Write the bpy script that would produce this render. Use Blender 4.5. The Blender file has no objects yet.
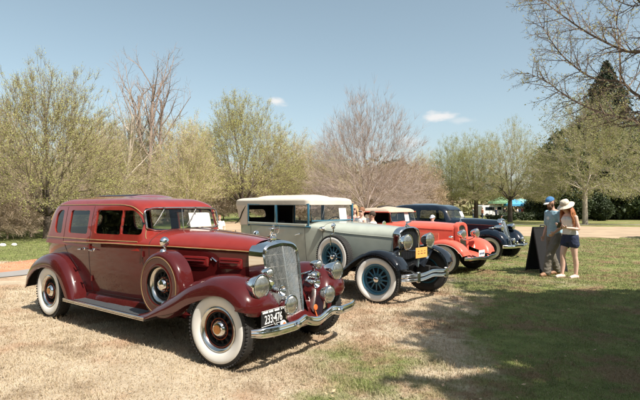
import bpy, bmesh, math, random
import numpy as np
from mathutils import Vector, Matrix
PI = math.pi
rnd = random.Random(7)
scn = bpy.context.scene
COL = scn.collection

# ---------------------------------------------------------------- helpers
def pchip(keys, x):
    """monotone cubic through (x, value) keys"""
    n = len(keys)
    if x <= keys[0][0]: return keys[0][1]
    if x >= keys[-1][0]: return keys[-1][1]
    h = [keys[i+1][0]-keys[i][0] for i in range(n-1)]
    d = [(keys[i+1][1]-keys[i][1])/h[i] for i in range(n-1)]
    def m(i):
        if i == 0: return d[0]
        if i == n-1: return d[-1]
        if d[i-1]*d[i] <= 0: return 0.0
        w1 = 2*h[i]+h[i-1]; w2 = h[i]+2*h[i-1]
        return (w1+w2)/(w1/d[i-1]+w2/d[i])
    i = 0
    while x > keys[i+1][0]: i += 1
    t = (x-keys[i][0])/h[i]; m0 = m(i)*h[i]; m1 = m(i+1)*h[i]
    t2 = t*t; t3 = t2*t
    return (2*t3-3*t2+1)*keys[i][1]+(t3-2*t2+t)*m0+(-2*t3+3*t2)*keys[i+1][1]+(t3-t2)*m1

def spline(pts, n, closed=False):
    """Catmull-Rom through points, n samples per span"""
    P = [Vector(p) for p in pts]; out = []
    N = len(P); spans = N if closed else N-1
    for i in range(spans):
        if closed: a, b, c, d = P[(i-1) % N], P[i], P[(i+1) % N], P[(i+2) % N]
        else:
            b, c = P[i], P[i+1]
            a = P[i-1] if i > 0 else b*2-c
            d = P[i+2] if i+2 < N else c*2-b
        for k in range(n):
            t = k/n; t2 = t*t; t3 = t2*t
            out.append(0.5*((2*b)+(c-a)*t+(2*a-5*b+4*c-d)*t2+(3*b-a-3*c+d)*t3))
    if not closed: out.append(P[-1])
    return out

class MB:
    def __init__(s): s.v = []; s.f = []; s.m = []
    def add(s, vs, fs, m=0):
        o = len(s.v); s.v += [tuple(p) for p in vs]
        for f in fs: s.f.append([i+o for i in f]); s.m.append(m)
        return s
    def grid(s, G, cu=False, cv=False, m=0, flip=False, cap=False):
        nu = len(G); nv = len(G[0]); vs = [p for r in G for p in r]; fs = []
        for i in range(nu if cu else nu-1):
            for j in range(nv if cv else nv-1):
                a = i*nv+j; b = i*nv+(j+1) % nv; c = ((i+1) % nu)*nv+(j+1) % nv; d = ((i+1) % nu)*nv+j
                fs.append([a, d, c, b] if flip else [a, b, c, d])
        if cap and cv:
            fs.append(list(range(nv))[::-1] if not flip else list(range(nv)))
            fs.append([(nu-1)*nv+k for k in range(nv)] if not flip else [(nu-1)*nv+k for k in range(nv)][::-1])
        return s.add(vs, fs, m)
    def box(s, c, size, m=0, rot=None, bev=None):
        hx, hy, hz = [q/2 for q in size]
        b = min(hx, hy, hz)*0.35 if bev is None else min(bev, hx*.95, hy*.95, hz*.95)
        vs = []; idx = {}
        for sx in (-1, 1):
            for sy in (-1, 1):
                for sz in (-1, 1):
                    for ax in range(3):
                        p = [sx*hx, sy*hy, sz*hz]
                        for k in range(3):
                            if k != ax: p[k] -= (sx, sy, sz)[k]*b
                        idx[(sx, sy, sz, ax)] = len(vs); vs.append(Vector(p))
        fs = []
        for ax in range(3):
            o = [k for k in range(3) if k != ax]
            for sg in (-1, 1):
                q = []
                for (a, c2) in ((-1, -1), (1, -1), (1, 1), (-1, 1)):
                    sgn = [0, 0, 0]; sgn[ax] = sg; sgn[o[0]] = a; sgn[o[1]] = c2
                    q.append(idx[(*sgn, ax)])
                fs.append(q)
        for ax in range(3):          # edges parallel to ax
            o = [k for k in range(3) if k != ax]
            for a in (-1, 1):
                for c2 in (-1, 1):
                    q = []
                    for (e, w) in ((-1, 0), (1, 0), (1, 1), (-1, 1)):
                        sgn = [0, 0, 0]; sgn[ax] = e; sgn[o[0]] = a; sgn[o[1]] = c2
                        q.append(idx[(*sgn, o[w])])
                    fs.append(q)
        for sx in (-1, 1):
            for sy in (-1, 1):
                for sz in (-1, 1): fs.append([idx[(sx, sy, sz, k)] for k in range(3)])
        R = rot if rot is not None else Matrix.Identity(3)
        c = Vector(c)
        return s.add([R @ p+c for p in vs], fs, m)
    def tube(s, pts, r, n=8, m=0, closed=False, caps=True, sq=1.0):
        P = [Vector(p) for p in pts]; N = len(P)
        R = r if isinstance(r, (list, tuple)) else [r]*N
        rings = []; up = None
        for i in range(N):
            if closed: t = P[(i+1) % N]-P[i-1]
            else: t = P[min(i+1, N-1)]-P[max(i-1, 0)]
            if t.length < 1e-9: t = Vector((0, 0, 1))
            t.normalize()
            if up is None:
                up = Vector((0, 0, 1)) if abs(t.z) < .9 else Vector((1, 0, 0))
            a = up-t*up.dot(t)
            if a.length < 1e-6: a = t.orthogonal()
            a.normalize(); up = a; b = t.cross(a)
            rings.append([P[i]+(a*math.cos(2*PI*k/n)*sq+b*math.sin(2*PI*k/n))*R[i] for k in range(n)])
        return s.grid(rings, cu=closed, cv=True, m=m, cap=(caps and not closed))
    def lathe(s, prof, c=(0, 0, 0), axis=(0, 1, 0), n=32, m=0, ms=None):
        """prof: (radius, height along axis)"""
        A = Vector(axis).normalized()
        a = Vector((0, 0, 1)) if abs(A.z) < .9 else Vector((1, 0, 0))
        a = (a-A*a.dot(A)).normalized(); b = A.cross(a); c = Vector(c)
        for i in range(len(prof)-1):
            mm = ms[i] if ms else m
            G = [[c+A*h+(a*math.cos(2*PI*k/n)+b*math.sin(2*PI*k/n))*r for k in range(n)] for r, h in prof[i:i+2]]
            s.grid(G, cv=True, m=mm)
        return s
    def loft(s, loops, m=0, cap=True, closed=True):
        return s.grid(loops, cv=closed, m=m, cap=cap)
    def build(s, name, mats, parent=None, angle=35, loc=None, recalc=True, merge=True):
        me = bpy.data.meshes.new(name)
        me.from_pydata(s.v, [], s.f)
        if not isinstance(mats, (list, tuple)): mats = [mats]
        for mt in mats: me.materials.append(mt)
        me.polygons.foreach_set('material_index', s.m)
        if merge or recalc:
            bm = bmesh.new(); bm.from_mesh(me)
            if merge: bmesh.ops.remove_doubles(bm, verts=bm.verts, dist=1e-5)
            if recalc: bmesh.ops.recalc_face_normals(bm, faces=bm.faces)
            bm.to_mesh(me); bm.free()
        me.shade_smooth(); me.set_sharp_from_angle(angle=math.radians(angle))
        o = bpy.data.objects.new(name, me); COL.objects.link(o)
        if parent: o.parent = parent
        if loc: o.location = loc
        return o

def empty(name, loc=(0, 0, 0), rz=0, parent=None):
    o = bpy.data.objects.new(name, None); COL.objects.link(o)
    o.location = loc; o.rotation_euler = (0, 0, rz); o.empty_display_size = .2
    if parent: o.parent = parent
    return o
def tag(o, label, cat, group=None):
    o['label'] = label; o['category'] = cat
    if group: o['group'] = group
    return o
def copy_tree(o, parent=None):
    kids = list(o.children)
    c = o.copy(); COL.objects.link(c); c.parent = parent
    for k in kids: copy_tree(k, c)
    return c

def raw_mesh(name, V, F, mat, parent=None, smooth=False, mi=None):
    """V (n,3) array, F (m,k) array -> object, fast"""
    me = bpy.data.meshes.new(name)
    V = np.asarray(V, dtype=np.float32); F = np.asarray(F, dtype=np.int32); k = F.shape[1]
    me.vertices.add(len(V)); me.vertices.foreach_set('co', V.ravel())
    me.loops.add(F.size); me.loops.foreach_set('vertex_index', F.ravel())
    me.polygons.add(len(F)); me.polygons.foreach_set('loop_start', np.arange(0, F.size, k, dtype=np.int32))
    if mi is not None: me.polygons.foreach_set('material_index', np.asarray(mi, dtype=np.int32))
    for m_ in (mat if isinstance(mat, (list, tuple)) else [mat]): me.materials.append(m_)
    me.update(calc_edges=True)
    me.polygons.foreach_set('use_smooth', np.full(len(F), smooth, dtype=bool))
    o = bpy.data.objects.new(name, me); COL.objects.link(o)
    if parent: o.parent = parent
    return o

# ---------------------------------------------------------------- materials
def nodes(name):
    m = bpy.data.materials.new(name); m.use_nodes = True
    nt = m.node_tree; return m, nt, nt.nodes['Principled BSDF']
def N(nt, t, **kw):
    n = nt.nodes.new(t)
    for k, v in kw.items():
        if k in n.inputs: n.inputs[k].default_value = v
        else: setattr(n, k, v)
    return n
def noise(nt, scale, detail=4, coord='Object', rough=.55):
    tc = N(nt, 'ShaderNodeTexCoord'); n = N(nt, 'ShaderNodeTexNoise')
    n.inputs['Scale'].default_value = scale; n.inputs['Detail'].default_value = detail; n.inputs['Roughness'].default_value = rough
    nt.links.new(tc.outputs[coord], n.inputs['Vector']); return n
def ramp(nt, src, stops):
    r = N(nt, 'ShaderNodeValToRGB'); e = r.color_ramp.elements
    while len(e) < len(stops): e.new(.5)
    for i, (p, c) in enumerate(stops):
        e[i].position = p; e[i].color = (*c, 1) if len(c) == 3 else c
    nt.links.new(src, r.inputs['Fac']); return r
def paint(name, col, rough=.22, coat=1.0, dust=.06):
    m, nt, b = nodes(name)
    n = noise(nt, 6, 5); r = ramp(nt, n.outputs['Fac'], [(.3, tuple(c*.93 for c in col)), (.7, tuple(min(1, c*1.05+dust*.05) for c in col))])
    nt.links.new(r.outputs[0], b.inputs['Base Color'])
    b.inputs['Roughness'].default_value = rough
    b.inputs['Coat Weight'].default_value = coat; b.inputs['Coat IOR'].default_value = 1.42; b.inputs['Specular IOR Level'].default_value = .12
    n2 = noise(nt, 2.2, 3)
    mp = N(nt, 'ShaderNodeMapRange'); nt.links.new(n2.outputs['Fac'], mp.inputs[0])
    mp.inputs[3].default_value = .0; mp.inputs[4].default_value = .045
    nt.links.new(mp.outputs[0], b.inputs['Coat Roughness'])
    bp = N(nt, 'ShaderNodeBump'); bp.inputs['Strength'].default_value = .02; bp.inputs['Distance'].default_value = .01
    nt.links.new(n2.outputs['Fac'], bp.inputs['Height']); nt.links.new(bp.outputs[0], b.inputs['Coat Normal'])
    return m
def chrome(name='chrome', col=(.78, .78, .77), rough=.07):
    m, nt, b = nodes(name)
    b.inputs['Base Color'].default_value = (*col, 1); b.inputs['Metallic'].default_value = 1
    n = noise(nt, 14, 4); mp = N(nt, 'ShaderNodeMapRange'); nt.links.new(n.outputs['Fac'], mp.inputs[0])
    mp.inputs[3].default_value = rough*.5; mp.inputs[4].default_value = rough*2
    nt.links.new(mp.outputs[0], b.inputs['Roughness'])
    return m
def matte(name, col, rough=.75, var=.12, scale=30, bump=0.0, bscale=200, metallic=0):
    m, nt, b = nodes(name)
    n = noise(nt, scale, 5)
    r = ramp(nt, n.outputs['Fac'], [(.25, tuple(c*(1-var) for c in col)), (.75, tuple(min(1, c*(1+var)) for c in col))])
    nt.links.new(r.outputs[0], b.inputs['Base Color']); b.inputs['Roughness'].default_value = rough
    b.inputs['Metallic'].default_value = metallic
    if bump:
        n2 = noise(nt, bscale, 3); bp = N(nt, 'ShaderNodeBump'); bp.inputs['Strength'].default_value = bump; bp.inputs['Distance'].default_value = .004
        nt.links.new(n2.outputs['Fac'], bp.inputs['Height']); nt.links.new(bp.outputs[0], b.inputs['Normal'])
    return m
def glass_mat(name, tint=(.52, .57, .54), base=.06):
    m, nt, b = nodes(name); nt.nodes.remove(b)
    out = nt.nodes['Material Output']
    tr = N(nt, 'ShaderNodeBsdfTransparent'); tr.inputs[0].default_value = (*tint, 1)
    gl = N(nt, 'ShaderNodeBsdfGlossy'); gl.inputs['Roughness'].default_value = .02
    fw = N(nt, 'ShaderNodeLayerWeight'); fw.inputs['Blend'].default_value = .5
    pw = N(nt, 'ShaderNodeMath', operation='POWER'); pw.inputs[1].default_value = 4.; nt.links.new(fw.outputs['Facing'], pw.inputs[0])
    lw = N(nt, 'ShaderNodeMath', operation='MULTIPLY_ADD'); lw.inputs[1].default_value = .85; lw.inputs[2].default_value = .05; nt.links.new(pw.outputs[0], lw.inputs[0])
    mx = N(nt, 'ShaderNodeMixShader')
    nt.links.new(lw.outputs[0], mx.inputs[0]); nt.links.new(tr.outputs[0], mx.inputs[1]); nt.links.new(gl.outputs[0], mx.inputs[2])
    nt.links.new(mx.outputs[0], out.inputs['Surface'])
    return m
def leafmat(name, c1, c2, scale=.6, trans=.48):
    m, nt, b = nodes(name)
    n = noise(nt, scale, 4); n2 = noise(nt, 9, 2)
    mx = N(nt, 'ShaderNodeMath', operation='MULTIPLY_ADD'); mx.inputs[1].default_value = .5
    nt.links.new(n2.outputs['Fac'], mx.inputs[0])
    md = N(nt, 'ShaderNodeMath', operation='MULTIPLY'); md.inputs[1].default_value = .5
    nt.links.new(n.outputs['Fac'], md.inputs[0]); nt.links.new(md.outputs[0], mx.inputs[2])
    r = ramp(nt, mx.outputs[0], [(.36, c1), (.64, c2)])
    nt.links.new(r.outputs[0], b.inputs['Base Color']); b.inputs['Roughness'].default_value = .6
    t = N(nt, 'ShaderNodeBsdfTranslucent'); nt.links.new(r.outputs[0], t.inputs[0])
    ms = N(nt, 'ShaderNodeMixShader'); ms.inputs[0].default_value = trans
    out = nt.nodes['Material Output']
    nt.links.new(b.outputs[0], ms.inputs[1]); nt.links.new(t.outputs[0], ms.inputs[2]); nt.links.new(ms.outputs[0], out.inputs['Surface'])
    return m
def barkmat(name, c, var=.3):
    return matte(name, c, .9, var, 3.0, .5, 25)

M = {}
M['red'] = paint('paint_red', (.235, .026, .019))
M['maroon'] = paint('paint_maroon', (.066, .0075, .0075), .2)
M['maroon_body'] = paint('paint_maroon_body', (.075, .0065, .0065), .2, .8)
M['sage'] = paint('paint_sage', (.40, .43, .37), .3, .8)
M['black'] = paint('paint_black', (.008, .010, .014), .15)
M['blue'] = paint('paint_blue', (.035, .125, .185), .3)
M['coral'] = paint('paint_coral', (.68, .125, .085), .3, .8)
M['navy'] = paint('paint_navy', (.004, .009, .018), .15)
M['gold'] = matte('gold_stripe', (.31, .20, .09), .4, .05)
M['chrome'] = chrome()
M['chrome_dull'] = chrome('chrome_dull', (.62, .61, .58), .16)
M['rubber'] = matte('rubber', (.022, .021, .02), .75, .25, 20, .4, 90)
M['white_rubber'] = matte('white_rubber', (.71, .695, .65), .6, .08, 5)
M['cream_rubber'] = matte('cream_rubber', (.6, .56, .48), .5, .06, 8)
M['dark'] = matte('dark_under', (.012, .012, .012), .9, .3)
M['seam'] = matte('seam_shadow_rubber', (.01, .006, .006), .8, .1)
M['interior'] = matte('upholstery', (.05, .04, .033), .9, .2, 40)
M['interior_dark'] = matte('headliner', (.025, .021, .018), .95, .2, 40)
M['canvas_white'] = matte('canvas_white', (.55, .50, .42), .9, .10, 3, .8, 7)
M['canvas_beige'] = matte('canvas_beige', (.66, .56, .45), .88, .08, 12, .3, 400)
M['canvas_tan'] = matte('canvas_tan', (.46, .37, .28), .88, .08, 12, .3, 400)
M['glass'] = glass_mat('window_glass')
M['glass_clear'] = glass_mat('windscreen_glass', (.86, .88, .87))
M['ribs'] = matte('running_board_rubber', (.05, .052, .055), .55, .15, 30)
M['paper'] = matte('paper', (.82, .81, .78), .8, .02)
M['plate_black'] = matte('plate_black', (.012, .012, .013), .5, .1)
M['plate_white'] = matte('plate_white', (.8, .8, .78), .5, .03)
M['plate_orange'] = matte('plate_orange', (.78, .40, .10), .5, .05)
M['orange'] = matte('orange_enamel', (.75, .16, .04), .35, .05)
M['lens'] = None
def lensmat():
    m, nt, b = nodes('lamp_lens')
    b.inputs['Base Color'].default_value = (.74, .72, .65, 1); b.inputs['Roughness'].default_value = .16
    b.inputs['Metallic'].default_value = .92; b.inputs['Coat Weight'].default_value = 1
    w = N(nt, 'ShaderNodeTexWave'); w.inputs['Scale'].default_value = 22; tc = N(nt, 'ShaderNodeTexCoord')
    w.bands_direction = 'Y'
    nt.links.new(tc.outputs['Object'], w.inputs['Vector'])
    bp = N(nt, 'ShaderNodeBump'); bp.inputs['Strength'].default_value = .6; bp.inputs['Distance'].default_value = .006
    nt.links.new(w.outputs['Fac'], bp.inputs['Height']); nt.links.new(bp.outputs[0], b.inputs['Normal'])
    return m
M['lens'] = lensmat()

# ---------------------------------------------------------------- ground height
def ss(a, b, x):
    t = max(0., min(1., (x-a)/(b-a))); return t*t*(3-2*t)
def gz(x, y):
    z = -.10*ss(8.3, 12, y)
    z -= .55*ss(14, 75, y)*ss(-12, 8, x)
    z += .012*math.sin(x*1.3+y*.7)*math.cos(y*1.1-x*.4)*ss(16, 19, y)
    return z

# ---------------------------------------------------------------- clip a mesh by a field
def clip(V, F, D, keep_out=True, MI=None):
    """V list of Vector, F faces, D signed distance per vertex. keeps D>0 (keep_out) or D<0. returns V2, F2, MI2, boundary vertex idx set"""
    sg = 1 if keep_out else -1
    V2 = []; mp = {}; cut = {}; bnd = set(); F2 = []; MI2 = []
    def vid(i):
        if i not in mp: mp[i] = len(V2); V2.append(V[i])
        return mp[i]
    def eid(i, j):
        k = (i, j) if i < j else (j, i)
        if k not in cut:
            a, b = D[k[0]], D[k[1]]; t = a/(a-b)
            cut[k] = len(V2); V2.append(V[k[0]].lerp(V[k[1]], t)); bnd.add(cut[k])
        return cut[k]
    for fi, f in enumerate(F):
        ds = [D[i]*sg for i in f]
        if all(d <= 0 for d in ds): continue
        if all(d > 0 for d in ds): F2.append([vid(i) for i in f])
        else:
            q = []
            n = len(f)
            for k in range(n):
                i, j = f[k], f[(k+1) % n]
                if D[i]*sg > 0: q.append(vid(i))
                if (D[i]*sg > 0) != (D[j]*sg > 0): q.append(eid(i, j))
            if len(q) < 3: continue
            F2.append(q)
        MI2.append(MI[fi] if MI else 0)
    return V2, F2, MI2, bnd

def rrect(x0, x1, z0, z1, r):
    cx, cz, hx, hz = (x0+x1)/2, (z0+z1)/2, (x1-x0)/2, (z1-z0)/2
    rr = r if isinstance(r, (tuple, list)) else (r, r, r, r)   # (x0z0, x1z0, x1z1, x0z1)
    def f(x, z):
        q = rr[(0 if z < cz else 3) if x < cx else (1 if z < cz else 2)]
        dx = abs(x-cx)-hx+q; dz = abs(z-cz)-hz+q
        return math.hypot(max(dx, 0), max(dz, 0))+min(max(dx, dz), 0)-q
    return f

# ---------------------------------------------------------------- greenhouse (stack of plan outlines)
def greenhouse(root, sp):
    """sp: z0,z1(list keys of s->z), xf,xr,w,rf,rr keyed by z; taper T(x); side windows [sdf(x,z)], front sdf(y,z), rear sdf(y,z)"""
    nz = sp.get('nz', 44); zs = []
    S = [i/(nz-1) for i in range(nz)]
    nC, nS, nF = 10, sp.get('nS', 70), 18
    levels = []; kinds = None
    for s in S:
        z = pchip(sp['zk'], s); xf = pchip(sp['xf'], s); xr = pchip(sp['xr'], s); w = pchip(sp['w'], s)
        rf = min(pchip(sp['rf'], s), w*.98); rr = min(pchip(sp['rr'], s), w*.98)
        L = []; K = []
        def P(x, y):
            T = pchip(sp['T'], x); crown = sp.get('crown', 0)*0
            return Vector((x, y*T, z))
        # start middle of front, go to right (-y) side
        for k in range(nF//2): L.append(P(xf, -(w-rf)*k/(nF//2))); K.append('F')
        for k in range(nC): a = PI/2*k/nC; L.append(P(xf-rf+rf*math.cos(a), -(w-rf)-rf*math.sin(a))); K.append('F' if k < nC//2 else 'R')
        x0, x1 = xf-rf, xr+rr
        for k in range(nS): L.append(P(x0+(x1-x0)*k/nS, -w)); K.append('R')
        for k in range(nC): a = PI/2*k/nC; L.append(P(xr+rr-rr*math.sin(a), -(w-rr)-rr*math.cos(a))); K.append('R' if k < nC//2 else 'B')
        for k in range(nF): L.append(P(xr, -(w-rr)+2*(w-rr)*k/nF)); K.append('B')
        for k in range(nC): a = PI/2*k/nC; L.append(P(xr+rr-rr*math.cos(a), (w-rr)+rr*math.sin(a))); K.append('B' if k < nC//2 else 'L')
        for k in range(nS): L.append(P(x1+(x0-x1)*k/nS, w)); K.append('L')
        for k in range(nC): a = PI/2*k/nC; L.append(P(xf-rf+rf*math.sin(a), (w-rf)+rf*math.cos(a))); K.append('L' if k < nC//2 else 'F')
        for k in range(nF//2): L.append(P(xf, (w-rf)*(1-k/(nF//2)))); K.append('F')
        levels.append(L); kinds = K
    n = len(kinds)
    V = [p for L in levels for p in L]
    F = []; MI = []
    for i in range(nz-1):
        for j in range(n):
            F.append([i*n+j, i*n+(j+1) % n, (i+1)*n+(j+1) % n, (i+1)*n+j])
            c = V[F[-1][0]]; MI.append(sp['mat'](c.x, c.y, c.z) if 'mat' in sp else 0)
    # roof cap: shrink the last loop to its centre line, crowned
    last = levels[-1]; zl = last[0].z; xc0 = min(p.x for p in last); xc1 = max(p.x for p in last)
    prev = (nz-1)*n
    for q in range(1, 9):
        t = q/8; base = len(V)
        for p in last:
            xm = max(xc0+.25, min(xc1-.25, p.x))
            V.append(Vector((p.x+(xm-p.x)*t, p.y*(1-t), zl+sp['dome']*(1-(1-t)**2))))
        for j in range(n):
            F.append([prev+j, prev+(j+1) % n, base+(j+1) % n, base+j]); c = V[base+j]; MI.append(sp['mat'](c.x, c.y, c.z) if 'mat' in sp else 0)
        prev = base
    # window field
    def field(i):
        p = V[i]; j = i % n; k = kinds[j]
        d = 9.
        if i >= nz*n: return d
        if k in 'RL' or True:
            if abs(p.y) > .3 and k in 'RL':
                for f in sp['side']: d = min(d, f(p.x, p.z))
        if k == 'F' and sp.get('front'): d = min(d, sp['front'](p.y, p.z))
        if k == 'B' and sp.get('rear'): d = min(d, sp['rear'](p.y, p.z))
        return d
    D = [field(i) for i in range(len(V))]
    D = [d if abs(d) > 1e-7 else 1e-7 for d in D]
    # normals, to inset glass and lining
    tmp = bpy.data.meshes.new('t'); tmp.from_pydata([tuple(p) for p in V], [], F); tmp.update()
    vn = tmp.vertex_normals; nrm = [Vector(vn[i].vector) for i in range(len(V))]
    if nrm[nz//3*n+40].dot(V[nz//3*n+40]-Vector((.7, 0, 1.3))) < 0: nrm = [-q for q in nrm]
    bpy.data.meshes.remove(tmp)
    Vo, Fo, Mo, bnd = clip(V, F, D, True, MI)
    mb = MB(); mb.v = [tuple(p) for p in Vo]; mb.f = [list(f) for f in Fo]; mb.m = list(Mo)
    # inner lining
    th = sp.get('th', .03)
    Vi = [V[i]-nrm[i]*th for i in range(len(V))]
    Vi2, Fi2, _, bndi = clip(Vi, F, D, True, MI)
    lin = MB(); lin.v = [tuple(p) for p in Vi2]; lin.f = [list(f)[::-1] for f in Fi2]; lin.m = [0]*len(Fi2)
    # rim between both
    off = len(mb.v); mb.v += [tuple(p) for p in Vi2]
    for f in Fo:
        for k in range(len(f)):
            a, b = f[k], f[(k+1) % len(f)]
            if a in bnd and b in bnd: mb.f.append([b, a, a+off, b+off]); mb.m.append(0 if not sp.get('rim_mat') else sp['rim_mat'])
    shell = mb.build(sp['name'], sp['mats'], root, 38)
    lining = lin.build('lining', M['interior_dark'], root, 60, merge=False, recalc=False)
    # glass panes: split into connected islands so that each pane is a part
    if sp.get('glass', True):
        Vg = [V[i]-nrm[i]*.014 for i in range(len(V))]
        Dg = [d-.008 for d in D]
        V3, F3, _, _ = clip(Vg, F, Dg, False, MI)
        par = list(range(len(V3)))
        def find(a):
            while par[a] != a: par[a] = par[par[a]]; a = par[a]
            return a
        for f in F3:
            for k in f[1:]: par[find(k)] = find(f[0])
        isl = {}
        for f in F3: isl.setdefault(find(f[0]), []).append(f)
        for key, fs in isl.items():
            ids = sorted({i for f in fs for i in f}); mp = {a: b for b, a in enumerate(ids)}
            g = MB(); g.add([V3[i] for i in ids], [[mp[i] for i in f] for f in fs])
            ym = sum(abs(V3[i].y) for i in ids)/len(ids); clear = ym < .58 and sum(V3[i].x for i in ids)/len(ids) > 1.2
            g.build('window_pane', M['glass_clear'] if clear else M['glass'], root, 60, recalc=False)
    return levels, kinds

# ---------------------------------------------------------------- lower body and bonnet
class Body:
    def __init__(s, **k): s.__dict__.update(k)
    def side(s, x, f):
        """point on the right (-y) side, f 0 bottom .. 1 belt"""
        W = pchip(s.W, x); zb = pchip(s.zb, x); z1 = pchip(s.zs, x)
        z = zb+(z1-zb)*f
        y = W-s.tuck*(1-f)**2*min(1, W/.5)
        return Vector((x, -y, z))
    def atz(s, x, z):
        zb = pchip(s.zb, x); z1 = pchip(s.zs, x); return s.side(x, max(0, (z-zb)/(z1-zb)))
    def top(s, x, a):
        W = pchip(s.W, x); z1 = pchip(s.zs, x); zt = pchip(s.zt, x)
        c, q = math.cos(a*PI/2), math.sin(a*PI/2)
        return Vector((x, -W*max(c, 0)**s.e1, z1+(zt-z1)*max(q, 0)**s.e2))
    def make(s, name, mats, root, nx=110, ns=12, nt=10, x0=None, x1=None):
        xs = []
        X0 = s.W[0][0]; X1 = s.W[-1][0]
        for i in range(nx):
            t = i/(nx-1)
            xs.append(X0+(X1-X0)*(t**1.35 if False else (t if t > .12 else t*t/.12)))
        G = []
        for x in xs:
            row = [s.side(x, j/ns) for j in range(ns+1)]+[s.top(x, j/nt) for j in range(1, nt+1)]
            full = row+[Vector((p.x, -p.y, p.z)) for p in row[-2::-1]]
            G.append(full)
        mb = MB(); mb.grid(G, flip=True)
        nj = len(G[0])-1; k = 0
        for i in range(len(G)-1):
            for j in range(nj):
                jj = j if j < nj/2 else nj-1-j
                mb.m[k] = 0 if jj < ns else 1
                k += 1
        return mb.build(name, mats, root, 40)

def fender(name, mat, root, path, yin, yout, drop, side=-1, inner=.06, n=7, crown=.02, bead=None, th=.006, lip=.012):
    """path: crown line (x,z); yin,yout,drop,inner: value or key list over t 0..1"""
    P = spline([(x, 0, z) for x, z in path], n); NN = len(P)
    K = lambda q, t: q if isinstance(q, (int, float)) else pchip(q, t)
    sec = [(0, 0, 1.), (.10, 0, .62), (.22, 0, .27), (.36, 0, .07), (.50, .0, 0), (.62, .015, 0), (.74, .07, 0), (.84, .17, 0), (.915, .31, 0), (.965, .5, 0), (.99, .72, 0), (1., 1.0, 0)]
    G = []; beadline = []
    for i, p in enumerate(P):
        t = i/(NN-1)
        tan = (P[min(i+1, NN-1)]-P[max(i-1, 0)]).normalized()
        nr = Vector((-tan.z, 0, tan.x))
        if nr.z < 0 and abs(nr.z) > .999: nr = -nr
        a, b, d, ic = K(yin, t), K(yout, t), K(drop, t), K(inner, t)
        row = []
        for fy, fo, fi in sec:
            q = p+Vector((0, side*(a+(b-a)*fy), 0))-nr*(d*fo)-Vector((0, 0, 1))*(ic*fi)
            row.append(q)
        q = row[-1]; beadline.append(q.copy())
        row.append(q+Vector((0, -side*lip, 0))-nr*.004)
        row.append(q+Vector((0, -side*lip, 0))+nr*.012)
        G.append(row)
    mb = MB(); mb.grid(G)
    # underside
    mb2 = []
    for i, row in enumerate(G):
        rr = []
        for j in range(len(row)-3):
            du = G[min(i+1, NN-1)][j]-G[max(i-1, 0)][j]; dv = row[j+1]-row[max(j-1, 0)]
            q = du.cross(dv)*side
            q = q.normalized() if q.length > 1e-9 else Vector((0, 0, 1))
            rr.append(row[j]-q*.012)
        mb2.append(rr)
    mb.grid(mb2, m=1)
    o = mb.build(name, [mat, M['dark']], root, 50)
    if bead: b = MB(); b.tube(beadline, .006, 6); b.build('fender_bead', bead, o, 60)
    return o

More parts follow.
